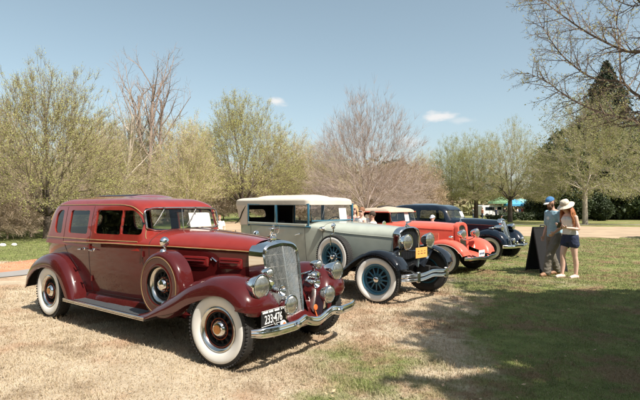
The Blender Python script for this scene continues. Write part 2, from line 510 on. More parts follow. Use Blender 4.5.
# ---------------------------------------------------------------- wheels (axis +y pointing outwards at local -y)
def make_wheel(r=.37, w=.17, rim=.225, ww=(.232, .338), spokes=12, kind='artillery', mats=None, root=None):
    """origin at hub, outer side towards -y"""
    mt = mats
    hw = w/2
    prof = [(rim-.01, hw*.62), (rim+.012, hw*.72), (rim+.035, hw*.90), ((r+rim)/2, hw*1.02), (r-.045, hw*.96), (r-.02, hw*.84), (r-.006, hw*.70)]
    # tread ribs
    tread = []
    nr = 5
    for k in range(nr):
        a = hw*.66*(1-2*k/nr); b = hw*.66*(1-2*(k+.78)/nr); c = hw*.66*(1-2*(k+1)/nr)
        cr = .004*(1-((a+b)/2/hw)**2)
        tread += [(r+cr-.002, a), (r+cr-.002, b)]
        if k < nr-1: tread += [(r-.009, b-.001), (r-.009, c+.001)]
    full = prof+tread+[(q, -h) for q, h in prof[::-1]]
    full = [(q, -h) for q, h in full]     # outer side (first) at -y
    ty = MB(); ty.lathe(full, axis=(0, 1, 0), n=64)
    # tread blocks at the shoulders
    for k in range(64):
        a = 2*PI*k/64
        for s_ in (-1, 1):
            c = Vector((math.cos(a)*(r-.008), s_*hw*.76, math.sin(a)*(r-.008)))
            ty.box(c, (.02, .03, .016), rot=Matrix.Rotation(-a, 3, 'Y') @ Matrix.Rotation(PI/2, 3, 'Y') @ Matrix.Identity(3), bev=.002)
    tyre = ty.build('tyre', M['rubber'], root, 30)
    if ww:
        wb = MB(); pr = []
        for k in range(9):
            q = ww[0]+(ww[1]-ww[0])*k/8
            # follow the sidewall profile, 2.5 mm proud
            for i in range(len(prof)-1):
                if prof[i][0] <= q <= prof[i+1][0]:
                    t = (q-prof[i][0])/(prof[i+1][0]-prof[i][0]); h = prof[i][1]+(prof[i+1][1]-prof[i][1])*t; break
            else: h = prof[0][1]
            e = .003 if 0 < k < 8 else -.002
            pr.append((q, -(h+e)))
        wb.lathe(pr, n=72); wb.build('whitewall', mt.get('ww', M['white_rubber']), root, 60)
    rm = MB()
    rm.lathe([(rim-.012, -hw*.55), (rim+.006, -hw*.80), (rim-.004, -hw*.86), (rim-.016, -hw*.78), (rim-.03, -hw*.6), (rim-.036, -hw*.3), (rim-.036, hw*.5), (rim, hw*.6)], n=56)
    rm.build('rim', mt['rim'], root, 40)
    inner = MB()
    ri = rim-.036
    if kind in ('artillery', 'wood'):
        for k in range(spokes):
            a = 2*PI*k/spokes
            d = Vector((math.cos(a), 0, math.sin(a))); t = Vector((-math.sin(a), 0, math.cos(a)))
            rings = []
            for q, wd, dp, yy in ((.055, .016, .018, -.02), (.09, .017, .017, -.018), (ri*.75, .013, .013, -.006), (ri-.01, .016, .015, .0), (ri+.004, .024, .02, .0)):
                c = d*q+Vector((0, yy, 0))
                rings.append([c+t*wd*math.cos(2*PI*j/8)+Vector((0, 1, 0))*dp*math.sin(2*PI*j/8) for j in range(8)])
            inner.grid(rings, cv=True)
        inner.lathe([(ri+.004, -.028), (ri-.022, -.03), (ri-.022, .02), (ri+.004, .022)], n=48)
    else:
        for k in range(36):
            a = 2*PI*k/36; b = a+(.35 if k % 2 else -.35); yy = -.045 if k % 4 < 2 else .03
            inner.tube([(.045*math.cos(a), yy, .045*math.sin(a)), (ri*math.cos(b), 0, ri*math.sin(b))], .0028, 5)
        inner.lathe([(ri+.004, -.02), (ri-.012, -.02), (ri-.012, .02), (ri+.004, .022)], n=48)
    inner.build('spokes', mt['spoke'], root, 50)
    hb = MB()
    hb.lathe([(.09, .02), (.092, -.022), (.084, -.032), (.078, -.036)], n=36)
    hb.build('hub_flange', mt['flange'], root, 40)
    cp = MB(); hc = mt.get('cap_r', .068)
    cp.lathe([(hc, -.02), (hc+.002, -.045), (hc-.004, -.055), (hc*.8, -.068), (hc*.78, -.066), (hc*.5, -.074), (.0005, -.078)], n=36)
    cp.build('hub_cap', mt.get('cap', M['chrome']), root, 30)
    dr = MB(); dr.lathe([(.0, .01), (.15, .012), (ri-.01, .03), (ri-.01, .07), (.0, .075)], n=32)
    dr.build('brake_drum', M['dark'], root)
    return root

def car_wheels(root, wmake, spots, steer=0):
    """spots: (x, side) ; first is built, the rest are copies"""
    proto = None
    for x, y, z, st, flip in spots:
        if proto is None:
            w = empty('wheel', (x, y, z), 0, root); wmake(w); proto = w
        else:
            w = copy_tree(proto, root); w.location = (x, y, z)
        w.rotation_euler = (0, rnd.uniform(0, 6), 0) if not flip else (0, rnd.uniform(0, 6), PI)
        e = w.rotation_euler.copy(); w.rotation_mode = 'XYZ'
        w.rotation_euler = (0, e.y, e.z+st)
    return proto

def lamp(root, name, c, r, L, d=(1, 0, 0), mats=None, stalk=None, n=32, bullet=True):
    """headlamp: bowl, rim, lens"""
    D = Vector(d).normalized(); c = Vector(c)
    e = MB()
    pr = [(.001, -L), (r*.18, -L*.985), (r*.42, -L*.88), (r*.66, -L*.66), (r*.85, -L*.38), (r*.96, -L*.12), (r, 0)] if bullet else [(.001, -L), (r*.55, -L*.97), (r*.85, -L*.82), (r*.97, -L*.5), (r, 0)]
    e.lathe(pr, c, D, n)
    if stalk: e.tube(stalk, .018, 8)
    body = e.build(name, M['chrome'] if mats is None else mats, root, 40)
    q = MB(); q.lathe([(r, -.004), (r*1.06, .002), (r*1.07, .012), (r*1.02, .022), (r*.95, .022), (r*.93, .012)], c, D, n); q.build('lamp_rim', M['chrome'], body, 50)
    l = MB(); l.lathe([(r*.95, .012), (r*.8, .026), (r*.5, .038), (r*.2, .044), (.0005, .045)], c, D, n); l.build('lens', M['lens'], body, 60)
    return body

def text_mesh(s, size, depth=.002):
    cu = bpy.data.curves.new('txt', 'FONT'); cu.body = s; cu.size = size; cu.extrude = depth
    cu.align_x = 'CENTER'; cu.align_y = 'CENTER'
    ob = bpy.data.objects.new('txt', cu); COL.objects.link(ob)
    dg = bpy.context.evaluated_depsgraph_get(); me = bpy.data.meshes.new_from_object(ob.evaluated_get(dg))
    bpy.data.objects.remove(ob); return me
def put_text(name, s, size, mat, parent, loc, normal, bold=0, sx=1.0, up=(0, 0, 1)):
    me = text_mesh(s, size); me.materials.clear(); me.materials.append(mat)
    nr = Vector(normal).normalized(); u = Vector(up); u = (u-nr*u.dot(nr)).normalized(); x = u.cross(nr)
    R = Matrix((x, u, nr)).transposed()
    for v in me.vertices:
        p = Vector((v.co.x*sx, v.co.y, v.co.z)); v.co = R @ p+Vector(loc)
    me.name = name
    o = bpy.data.objects.new(name, me); COL.objects.link(o); o.parent = parent
    return o

def strip_on(body, xs, f, r=.004, side=-1, offs=.002):
    pts = []
    for x in xs:
        p = body.side(x, f); q = Vector((p.x, p.y-offs, p.z)); q.y *= -side*-1 if side == -1 else -1
        pts.append(q)
    return pts
def lin(a, b, n): return [a+(b-a)*i/(n-1) for i in range(n)]

def bumper_bar(name, mat, root, ys, xk, zk, h, d, parent=None):
    """convex bar swept across y"""
    rings = []
    for y in ys:
        x = pchip(xk, abs(y)); z = zk(y) if callable(zk) else pchip(zk, abs(y)); hh = h(abs(y)) if callable(h) else h
        dx = (pchip(xk, abs(y)+.02)-pchip(xk, max(0, abs(y)-.02)))/.04*(1 if y > 0 else -1)
        nr = Vector((1, -dx, 0)).normalized()
        ring = []
        for a, b in ((-1, 0), (-.93, .55), (-.7, .9), (-.42, .78), (-.25, 1), (0, 1.08), (.25, 1), (.42, .78), (.7, .9), (.93, .55), (1, 0), (.8, -.25), (0, -.3), (-.8, -.25)):
            ring.append(Vector((x, y, z+a*hh/2))+nr*b*d)
        rings.append(ring)
    mb = MB(); mb.grid(rings, cv=True, cap=True)
    return mb.build(name, mat, root, 45)

# ================================================================ RED SEDAN
def common_interior(root, x_front, x_rear, w=.58, z=.45, mat=None, wheel_x=None):
    mat = mat or M['interior']
    s = MB()
    s.box((x_rear+.30, 0, z+.12), (.55, w*2, .26), bev=.06); s.box((x_rear+.02, 0, z+.40), (.18, w*2, .62), rot=Matrix.Rotation(-.15, 3, 'Y'), bev=.07)
    s.build('rear_seat', mat, root, 50)
    s = MB()
    s.box((x_front-.02, 0, z+.10), (.50, w*2, .24), bev=.06); s.box((x_front-.30, 0, z+.40), (.15, w*2, .60), rot=Matrix.Rotation(-.15, 3, 'Y'), bev=.06)
    s.build('front_seat', mat, root, 50)
    wx = wheel_x
    t = MB(); c = Vector((wx, .33, z+.68)); ax = Vector((-.75, 0, .66)).normalized(); a = Vector((0, 1, 0)); b = ax.cross(a)
    t.tube([c+(a*math.cos(q)+b*math.sin(q))*.205 for q in lin(0, 2*PI*(31/32), 32)], .011, 6, closed=True)
    for k in range(4):
        q = k*PI/2+.4; t.tube([c-ax*.02, c+(a*math.cos(q)+b*math.sin(q))*.2], .007, 5)
    t.tube([c, c-ax*.55], .018, 8)
    t.build('steering_wheel', M['seam'], root, 50)
    f = MB(); f.box(((x_rear+wx)/2+.1, 0, z-.13), (wx-x_rear+.5, w*2, .04)); f.box((wx+.32, 0, z+.5), (.05, w*2-.02, .34))
    f.build('cabin_floor', M['dark'], root)

def red_car():
    root = empty('vintage_sedan', (-3.3405, 7.2468, 0), math.radians(-35.85))
    tag(root, 'maroon and red closed vintage sedan with tall chrome grille, nearest the camera', 'car', 'vintage cars parked in a row on the grass')
    B = Body(W=[(-.86, .02), (-.85, .22), (-.80, .40), (-.66, .54), (-.4, .625), (0, .675), (.5, .705), (1.0, .71), (1.5, .69), (1.95, .635), (2.2, .56), (2.6, .455), (3.0, .365), (3.36, .295), (3.44, .285)],
             zb=[(-.86, .55), (-.3, .50), (.4, .42), (2.2, .40), (2.6, .46), (3.44, .50)],
             zs=[(-.86, 1.02), (-.6, 1.035), (0, 1.06), (.87, 1.09), (1.6, 1.105), (2.0, 1.105), (2.4, 1.10), (3.44, 1.085)],
             zt=[(-.86, 1.03), (-.6, 1.06), (.9, 1.12), (1.6, 1.22), (1.92, 1.285), (2.2, 1.285), (2.6, 1.27), (3.1, 1.238), (3.44, 1.205)],
             tuck=.07, e1=.72, e2=1.05)
    body = B.make('body', [M['maroon_body'], M['red']], root)
    # --- greenhouse
    side = [rrect(-.20, .03, 1.185, 1.515, (.09, .02, .03, .14)), rrect(.25, .765, 1.200, 1.515, .03), rrect(.95, 1.505, 1.215, 1.522, (.03, .012, .012, .03)), rrect(1.525, 1.895, 1.225, 1.522, (.012, .035, .22, .012))]
    gh = dict(name='upper_body', mats=[M['red'], M['red']], nz=60, nS=110,
              zk=[(0, 1.03), (.12, 1.16), (.5, 1.42), (.68, 1.56), (.78, 1.62), (.88, 1.662), (1, 1.688)],
              xf=[(0, 2.02), (.12, 1.985), (.5, 1.91), (.66, 1.875), (.78, 1.80), (.88, 1.69), (1, 1.45)],
              xr=[(0, -.74), (.12, -.69), (.5, -.585), (.68, -.50), (.78, -.41), (.88, -.27), (1, .02)],
              w=[(0, .712), (.12, .694), (.5, .655), (.68, .625), (.78, .590), (.88, .535), (1, .40)],
              rf=[(0, .16), (.12, .13), (.66, .12), (.78, .2), (1, .34)], rr=[(0, .34), (.5, .32), (.78, .36), (1, .39)],
              T=[(-.8, .90), (-.2, .96), (.5, .995), (.9, 1.0), (1.4, .975), (1.95, .905), (2.1, .88)],
              side=side, front=rrect(-.56, .56, 1.275, 1.548, .05), rear=rrect(-.28, .28, 1.24, 1.44, .07), dome=.045)
    greenhouse(root, gh)
    # body side at windscreen etc: widths at z
    def ghp(x, z, off=.003):
        s = 0.
        for k in range(400):
            if pchip(gh['zk'], k/399) >= z: s = k/399; break
        w = pchip(gh['w'], s); xf = pchip(gh['xf'], s); xr = pchip(gh['xr'], s); rf = pchip(gh['rf'], s); rr = pchip(gh['rr'], s)
        y = w
        if x > xf-rf: q = min(1, (x-(xf-rf))/rf); y = w-rf+rf*math.sqrt(max(0, 1-q*q))
        if x < xr+rr: q = min(1, ((xr+rr)-x)/rr); y = w-rr+rr*math.sqrt(max(0, 1-q*q))
        return Vector((x, -(y*pchip(gh['T'], x)+off), z))
    both = lambda pts: ([Vector(p) for p in pts], [Vector((p.x, -p.y, p.z)) for p in pts])
    # gold stripes: hood line, belt pair, drip moulding round the windows and down the pillar
    for pts in both([B.side(x, 1)+Vector((0, -.004, 0)) for x in lin(-.70, 3.40, 90)]):
        g = MB(); g.tube(pts, .0065, 6); g.build('gold_stripe', M['gold'], root, 60)
    for pts in both([ghp(x, z) for x, z in [(x, 1.115+.028*(x+.6)/2.5) for x in lin(-.60, 1.86, 60)]]):
        g = MB(); g.tube(pts, .006, 6); g.build('belt_moulding', M['gold'], root, 60)
    dp = spline([(-.42, 0, 1.36), (-.40, 0, 1.50), (-.26, 0, 1.572), (.3, 0, 1.588), (1.1, 0, 1.592), (1.5, 0, 1.588), (1.74, 0, 1.55), (1.87, 0, 1.46), (1.92, 0, 1.33), (1.945, 0, 1.20), (1.99, 0, 1.13)], 8)
    for pts in both([ghp(p.x, p.z, .004) for p in dp]):
        g = MB(); g.tube(pts, .006, 6); g.build('drip_moulding', M['gold'], root, 60)
    # windscreen frame
    loop = []
    for k in range(64):
        a = 2*PI*k/64; y = .565*max(-1, min(1, math.cos(a)*1.25)); z = 1.411+.140*max(-1, min(1, math.sin(a)*1.25))
        s = (z-1.03)/.66
        for q in range(400):
            if pchip(gh['zk'], q/399) >= z: s = q/399; break
        loop.append((pchip(gh['xf'], s)+.004, y*.905/.905, z))
    f = MB(); f.tube(loop, .011, 6, closed=True); wf = f.build('windscreen_frame', M['chrome_dull'], root, 60)
    for sy in (-.28, .22):
        w = MB(); w.tube([(1.895, sy, 1.545), (1.93, sy-.13, 1.39)], .005, 5); w.tube([(1.91, sy-.05, 1.47), (1.94, sy-.19, 1.33)], .004, 5); w.box((1.90, sy, 1.552), (.03, .03, .02)); w.build('wiper', M['wiper'], root)
    f = MB(); f.tube([(1.905, 0, 1.28), (1.87, 0, 1.55)], .006, 6); f.build('windscreen_divider', M['chrome_dull'], wf)
    m = MB(); m.box((1.80, .0, 1.515), (.03, .17, .05)); m.build('rear_view_mirror', M['seam'], root)
    # window reveals (thin dark-chrome frames)
    for ob in side[:0]: pass
    for x in (1.515,):
        for s_ in (-1, 1):
            p0, p1 = ghp(x, 1.215, -.012), ghp(x, 1.522, -.012)
            f = MB(); f.tube([(p0.x, -p0.y*s_*-1, p0.z), (p1.x, -p1.y*s_*-1, p1.z)], .007, 6); f.build('vent_divider', M['chrome_dull'], root)
    # door seams
    def seam(xs_zs, s_):
        pts = []
        for x, z in xs_zs:
            if z < pchip(B.zs, x)+.0: p = B.atz(x, z)
            else: p = ghp(x, z, .0)
            pts.append((p.x, (p.y-.0005)*(1 if s_ < 0 else -1), p.z))
        sm = MB(); sm.tube(pts, .0035, 5); return sm
    for s_ in (-1, 1):
        seam([(.86, z) for z in lin(.44, 1.57, 30)], s_).build('door_seam', M['seam'], root)
        seam([(x, z) for x, z in zip(lin(1.93, 2.02, 12), lin(1.15, .44, 12))], s_).build('door_seam', M['seam'], root)
        seam([(.55, .72), (.40, .83), (.25, .93), (.17, 1.03)]+[(.13, z) for z in lin(1.08, 1.56, 14)], s_).build('door_seam', M['seam'], root)
        seam([(x, .44) for x in lin(.72, 2.02, 20)], s_).build('door_seam', M['seam'], root)
        # handles
        for hx in (.74, .98):
            p = B.atz(hx, 1.0); h = MB()
            h.tube([(p.x, p.y+.01, p.z), (p.x, p.y-.05, p.z)], .010, 8)
            h.tube([(p.x-.07*(1 if hx < .86 else -1), p.y-.05, p.z-.006), (p.x+.02*(1 if hx < .86 else -1), p.y-.05, p.z)], [.006, .011], 8)
            h.lathe([(.022, -.001), (.02, .006), (.012, .01)], (p.x, p.y, p.z), (0, -1, 0), 14)
            if s_ > 0: h.v = [(a, -b, c) for a, b, c in h.v]
            h.build('door_handle', M['chrome'], root, 50)
        for hx, hz in ((.90, .62), (.90, 1.04), (2.0, .6), (1.97, 1.0)):
            p = B.atz(hx, hz); h = MB(); h.tube([(hx, p.y-.012, hz-.035), (hx, p.y-.012, hz+.035)], .011, 8)
            if s_ > 0: h.v = [(a, -b, c) for a, b, c in h.v]
            h.build('door_hinge', M['maroon_body'], root, 50)
        # sill apron down to the running board
        a = MB(); a.grid([[(x, s_*(abs(B.side(x, 0).y)-.015), .425), (x, s_*(abs(B.side(x, 0).y)+.02), .385), (x, s_*(abs(B.side(x, 0).y)+.035), .325), (x, s_*.55, .31)] for x in lin(.35, 2.75, 30)])
        a.build('sill', M['maroon'], root, 60)
        # running board
        r = MB(); r.box((1.42, s_*.735, .315), (1.86, .26, .035), bev=.008); rb = r.build('running_board', M['ribs'], root, 40)
        r = MB()
        for k in range(9): r.box((1.42, s_*(.64+.021*k), .335), (1.80, .010, .008), bev=.002)
        r.build('tread_ribs', matte('rib_grey', (.085, .09, .095), .45, .1), rb)
        r = MB()
        for zz in (.334, .321, .304): r.tube([(.50, s_*.868, zz), (2.34, s_*.868, zz)], .0055, 6)
        r.box((1.42, s_*.852, .338), (1.86, .02, .008), bev=.002)
        r.build('board_trim', M['chrome'], rb, 50)
        # hood side vents (two raised red louvre doors), latch and hinge line
        for (xa, xb) in ((2.50, 2.86), (3.00, 3.30)):
            v = MB()
            loops = []
            for e, of in ((0, -.004), (.0, .010), (.012, .016)):
                lp = []
                for k in range(28):
                    a_ = 2*PI*k/28; cx, sz = math.cos(a_), math.sin(a_)
                    px = (xa+xb)/2+(abs(cx)**.25)*(1 if cx > 0 else -1)*((xb-xa)/2-e)
                    pz = .945+(abs(sz)**.25)*(1 if sz > 0 else -1)*(.062-e)
                    p = B.atz(px, pz); lp.append((p.x, s_*(abs(p.y)+of), p.z))
                loops.append(lp)
            v.grid(loops, cv=True, cap=True); vv = v.build('hood_vent', M['red_vent'], root, 50)
            v = MB(); pts = []
            for px in lin(xa+.03, xb-.04, 8): p = B.atz(px, .95); pts.append((p.x, s_*(abs(p.y)+.022), p.z))
            v.tube(pts, [.012, .012, .011, .010, .009, .008, .006, .003], 6); v.build('vent_blade', M['maroon'], vv, 60)
            for dz in (-.035, .035):
                v = MB(); pts = []
                for px in lin(xa+.03, xb-.03, 8): p = B.atz(px, .945+dz); pts.append((p.x, s_*(abs(p.y)+.016), p.z))
                v.tube(pts, .004, 5); v.build('vent_blade', M['maroon'], vv, 60)
        p = B.atz(2.94, .985); h = MB(); h.tube([(2.91, s_*(abs(p.y)+.015), 1.0), (2.97, s_*(abs(p.y)-.002), .955)], [.006, .012], 8); h.lathe([(.014, 0), (.014, .01), (.005, .016)], (2.90, s_*(abs(p.y)+.012), .975), (0, s_, 0), 12); h.build('hood_latch', M['chrome'], root)
        pts = [(x, s_*(abs(B.top(x, .02).y)+.001), B.top(x, .02).z+.012) for x in lin(2.05, 3.40, 20)]
    for x in (2.05,):
        pts = [B.side(x, f) for f in lin(.2, 1, 10)]+[B.top(x, a) for a in lin(.05, 1, 14)]; pts += [Vector((p.x, -p.y, p.z)) for p in pts[-2::-1]]
        s = MB(); s.tube(pts, .0035, 5); s.build('cowl_seam', M['seam'], root)
    s = MB(); s.tube([(x, 0, pchip(B.zt, x)+.001) for x in lin(2.05, 3.40, 30)], .006, 6); s.build('hood_hinge', M['chrome_dull'], root)
    # front fenders
    fp = [(2.10, .335), (2.33, .405), (2.56, .535), (2.80, .675), (3.03, .795), (3.30, .878), (3.55, .895), (3.74, .852), (3.86, .775), (3.935, .68), (3.95, .60), (3.94, .54)]
    for s_ in (-1, 1):
        fender('front_fender', M['maroon'], root, fp, [(0, .50), (.35, .46), (.55, .33), (.75, .27), (1, .30)], [(0, .865), (.3, .872), (.8, .872), (.92, .86), (1, .80)],
               [(0, .05), (.12, .10), (.28, .22), (.40, .225), (.52, .185), (.75, .16), (.86, .18), (1, .10)], s_, inner=[(0, .02), (.3, .16), (.5, .34), (.8, .42), (1, .12)], n=8)
        rp = [(-.80, .36), (-.76, .47), (-.67, .62), (-.50, .77), (-.25, .875), (.03, .905), (.28, .855), (.47, .735), (.60, .57), (.68, .42), (.71, .32)]
        fender('rear_fender', M['maroon'], root, rp, [(0, .45), (.3, .52), (1, .60)], [(0, .83), (.2, .865), (1, .868)],
               [(0, .06), (.15, .15), (.5, .20), (.8, .17), (1, .12)], s_, inner=[(0, .0), (.5, .02), (1, .0)], n=8)
        # inner wheel house, dark
        w = MB(); w.grid([[(0+.50*math.cos(a), s_*.46, .40+.45*math.sin(a)), (0+.50*math.cos(a), s_*.66, .40+.45*math.sin(a))] for a in lin(0, PI, 18)])
        w.box((.0, s_*.46, .60), (1.1, .02, .5)); w.build('wheel_house', M['dark'], root)
    # front apron between the fenders + frame + axle
    a = MB(); a.grid([[(x, y, z) for y in lin(-.42, .42, 9)] for x, z in ((3.50, .50), (3.70, .42), (3.86, .36), (3.90, .32), (3.88, .29))]); a.build('front_apron', M['maroon'], root)
    for s_ in (-1, 1):
        a = MB(); a.grid([[(x0+(x1-x0)*t, s_*(.25+.26*t+.0*t), z0+(z1-z0)*t-.10*math.sin(PI*t)) for t in lin(0, 1, 9)] for x0, z0, x1, z1 in ((3.20, .86, 3.20, .70), (3.45, .80, 3.5, .74), (3.62, .70, 3.72, .70), (3.72, .56, 3.86, .60), (3.78, .40, 3.93, .50), (3.76, .30, 3.90, .40))]); a.build('catwalk', M['maroon'], root, 60)
    u = MB()
    for s_ in (-1, 1):
        u.box((1.6, s_*.40, .40), (4.6, .07, .13)); u.tube([(3.75, s_*.40, .36), (4.0, s_*.42, .40)], .03, 8)
    u.box((1.2, 0, .42), (2.6, 1.1, .04)); u.tube([(3.45, -.68, .34), (3.45, .68, .34)], .035, 8); u.tube([(0, -.68, .37), (0, .68, .37)], .045, 8)
    u.box((3.1, 0, .55), (.7, .5, .5)); u.box((-.35, 0, .42), (.6, .9, .2)); u.build('chassis', M['dark'], root)
    # wheels
    mats = dict(rim=M['chrome_dull'], spoke=M['dark'], flange=M['orange_ring'] if 'orange_ring' in M else M['maroon'], cap=M['chrome'], cap_r=.078)
    def wm(w):
        make_wheel(.375, .165, .215, (.212, .338), 12, 'artillery', mats, w)
        r = MB()
        r.lathe([(.178, -.036), (.182, -.042), (.178, -.048), (.172, -.042), (.178, -.036)], n=48); r.lathe([(.100, -.036), (.106, -.044), (.11, -.036)], n=36)
        r.build('hub_ring', M['rust'], w, 60)
    wm0 = wm
    def wm(w):
        wm0(w); e = MB(); e.lathe([(.046, -.0745), (.044, -.078), (.036, -.079)], n=28); e.lathe([(.036, -.0785), (.0005, -.0815)], n=28); e.build('cap_emblem', M['bronze'], w, 50)
    car_wheels(root, wm, [(0, -.755, .375, 0, False), (3.465, -.745, .375, math.radians(6), False), (0, .755, .375, 0, True), (3.465, .745, .375, math.radians(6), True)])
    # spare wheels in the front fenders with painted covers
    for s_ in (-1, 1):
        w = empty('spare_wheel', (2.52, s_*.715, .705), 0, root)
        if s_ > 0: w.rotation_euler = (0, 0, PI)
        else: w.rotation_euler = (0, 0, math.radians(0))
        sp_ = dict(rim=M['chrome_dull'], spoke=M['dark'], flange=M['rust'], cap=M['chrome'], cap_r=.07)
        make_wheel(.34, .15, .20, None, 12, 'artillery', sp_, w)
        c = MB(); c.lathe([(.375, .085), (.378, 0), (.372, -.05), (.355, -.085), (.325, -.102), (.315, -.10), (.31, -.094)], n=72); c.build('tyre_cover', M['maroon'], w, 50)
        c = MB(); c.lathe([(.315, -.101), (.311, -.104), (.307, -.101), (.311, -.097)], n=72); c.build('cover_trim', M['gold'], w, 60)
        c = MB(); c.lathe([(.303, -.098), (.225, -.094)], n=60); c.lathe([(.238, -.097), (.224, -.103), (.208, -.096), (.22, -.09)], n=60); c.build('cover_disc', [M['maroon_body']], w, 60)
        mr = MB(); c0 = Vector((0, -.02, .385)); mr.tube([(0, 0, .36), c0+Vector((0, 0, .06))], .012, 8)
        mr.lathe([(.001, -.05), (.035, -.045), (.055, -.015), (.058, 0), (.05, .008), (.0, .012)], c0+Vector((0, .0, .09)), (-1, 0, 0), 20)
        mr.lathe([(.02, 0), (.035, .02), (.022, .045), (.0, .05)], (0, -.03, .352), (0, -.3, 1), 16)
        mr.build('side_mirror', M['chrome'], w, 50)
    # radiator shell and grille
    X0 = lambda z: 3.575+(1.16-z)*.20
    def outline(sc=1.0, n=40, top=1.190, bot=.36, V_=0.0, xo=0.0):
        pts = []
        keys = [(-.225*sc, bot), (-.258*sc, .55), (-.285*sc, .8), (-.300*sc, 1.0), (-.288*sc, 1.10*1), (-.220*sc, 1.158), (-.10*sc, top-.010), (0, top)]
        keys = keys+[(-y, z) for y, z in keys[-2::-1]]
        z0 = 1.0
        sp = spline([(0, y, z if sc == 1 else z-(1-sc)*(z-.3)*.42) for y, z in keys], 5)
        for p in sp: pts.append(Vector((X0(p.z)+xo+V_*(1-min(1, abs(p.y)/.27)), p.y, p.z)))
        return pts
    rear = [Vector((3.40, p.y*1.03, p.z+.008)) for p in outline()]
    o1 = outline(1.0, xo=-.03, top=1.20); o2 = outline(1.0, xo=0.0, top=1.20); o3 = outline(.95, xo=.012, V_=.015, top=1.19); o4 = outline(.885, xo=.0, V_=.02, top=1.185); o5 = outline(.87, xo=-.05, top=1.18)
    s = MB(); s.grid([rear, o1, o2, o3, o4, o5]); sh = s.build('radiator_shell', M['chrome'], root, 45)
    g = MB(); io = outline(.885, top=1.185)
    def wid(z):
        c = [p for p in io if p.y >= 0]
        for i in range(len(c)-1):
            a, b = c[i], c[i+1]
            if min(a.z, b.z) <= z <= max(a.z, b.z) and abs(a.z-b.z) > 1e-6: return a.y+(b.y-a.y)*(z-a.z)/(b.z-a.z)
        return 0
    def ztop(y):
        c = [p for p in io if p.y >= 0 and p.z > .95]
        best = 1.0
        for i in range(len(c)-1):
            a, b = c[i], c[i+1]
            if min(a.y, b.y) <= abs(y) <= max(a.y, b.y) and abs(a.y-b.y) > 1e-6: best = max(best, a.z+(b.z-a.z)*(abs(y)-a.y)/(b.y-a.y))
        return best
    def gx(y, z): return X0(z)-.02+.045*(1-abs(y)/.26)
    nb = 15
    for k in range(-nb, nb+1):
        f = k/nb
        zt = ztop(f*.252)-.006
        pts = []
        for z in lin(.37, zt, 12):
            y = f*(.196+(.256-.196)*min(1, (z-.37)/.6))
            pts.append((gx(y, z), y, z))
        g.tube(pts, .0046 if k else .010, 5)
    for z in (.52, .655, .79, .925, 1.05):
        g.tube([(gx(y, z)-.004, y, z) for y in lin(-wid(z)*.99, wid(z)*.99, 11)], .0035, 5)
    g.build('grille', M['nickel'], root, 60)
    b = MB(); b.grid([[(gx(y*.9, z)-.05, y*wid(z), z) for y in lin(-1, 1, 9)] for z in lin(.36, 1.17, 16)]); b.build('radiator_core', matte('core_grey', (.10, .10, .095), .6, .2), root)
    # mascot: kneeling archer on cap
    m = MB(); m.lathe([(.045, -.01), (.045, .006), (.03, .016), (.018, .03), (.0, .034)], (3.47, 0, 1.212), (0, 0, 1), 20)
    m.tube([(3.44, 0, 1.245), (3.452, 0, 1.285), (3.47, 0, 1.325), (3.474, 0, 1.335)], [.016, .02, .018, .008], 8)
    m.lathe([(.0, -.016), (.012, -.010), (.015, 0), (.011, .012), (0, .016)], (3.48, 0, 1.352), (0, 0, 1), 10)
    m.tube([(3.45, .01, 1.25), (3.50, .015, 1.262), (3.505, .015, 1.235)], [.012, .010, .007], 6)
    m.tube([(3.45, -.01, 1.25), (3.45, -.015, 1.235), (3.40, -.015, 1.232)], [.012, .010, .006], 6)
    m.tube([(3.47, .018, 1.325), (3.51, .02, 1.322), (3.55, .01, 1.328)], [.007, .006, .004], 6)
    m.tube([(3.468, -.018, 1.325), (3.44, -.035, 1.33), (3.47, -.02, 1.333)], [.007, .006, .004], 6)
    m.tube([(3.515, .01, 1.262), (3.548, .01, 1.29), (3.556, .01, 1.325), (3.548, .01, 1.36), (3.515, .01, 1.388)], .0035, 5)
    m.build('archer_mascot', M['chrome'], root, 50)
    # lights
    for s_ in (-1, 1):
        lamp(root, 'headlight', (3.89, s_*.648, .812), .112, .20, stalk=[(3.80, s_*.645, .78), (3.78, s_*.64, .66)])
        lamp(root, 'marker_light', (3.79, s_*.42, .905), .052, .12, stalk=[(3.74, s_*.42, .89), (3.69, s_*.42, .70)], n=20)
        h = lamp(root, 'driving_light', (4.0, s_*.335, .60), .094, .13, stalk=[(3.95, s_*.335, .54), (3.93, s_*.34, .40)])
        hn = MB(); hn.lathe([(.001, -.02), (.045, -.015), (.058, .02), (.05, .06), (.03, .09), (.02, .13)], (3.80, s_*.40, .775), (-1, 0, 0), 20)
        hn.tube([(3.70, s_*.40, .775), (3.68, s_*.36, .74), (3.70, s_*.31, .72), (3.80, s_*.30, .715)], [.02, .016, .018, .03], 10)
        hn.lathe([(.022, -.01), (.03, .02), (.045, .05), (.060, .065), (.055, .067), (.02, .03)], (3.80, s_*.30, .715), (1, 0, 0), 20)
        hn.build('horn', M['chrome'], root, 50)
        t = MB(); t.tube([(3.70, s_*.56, .83), (3.64, s_*.4, .80), (3.60, s_*.24, .78)], .012, 8); t.build('lamp_bracket', M['chrome'], root)
    # bumper
    def bz(y):
        q = abs(y)
        return .425-.035*math.exp(-(q/.12)**2)+.03*math.exp(-((q-.25)/.08)**2)
    xk = [(0, 4.10), (.12, 4.095), (.3, 4.115), (.6, 4.10), (.78, 4.05), (.86, 3.97)]
    bumper_bar('front_bumper', M['chrome'], root, lin(-.86, .86, 90), xk, bz, lambda q: .094-.02*ss(.76, .86, q), .020)
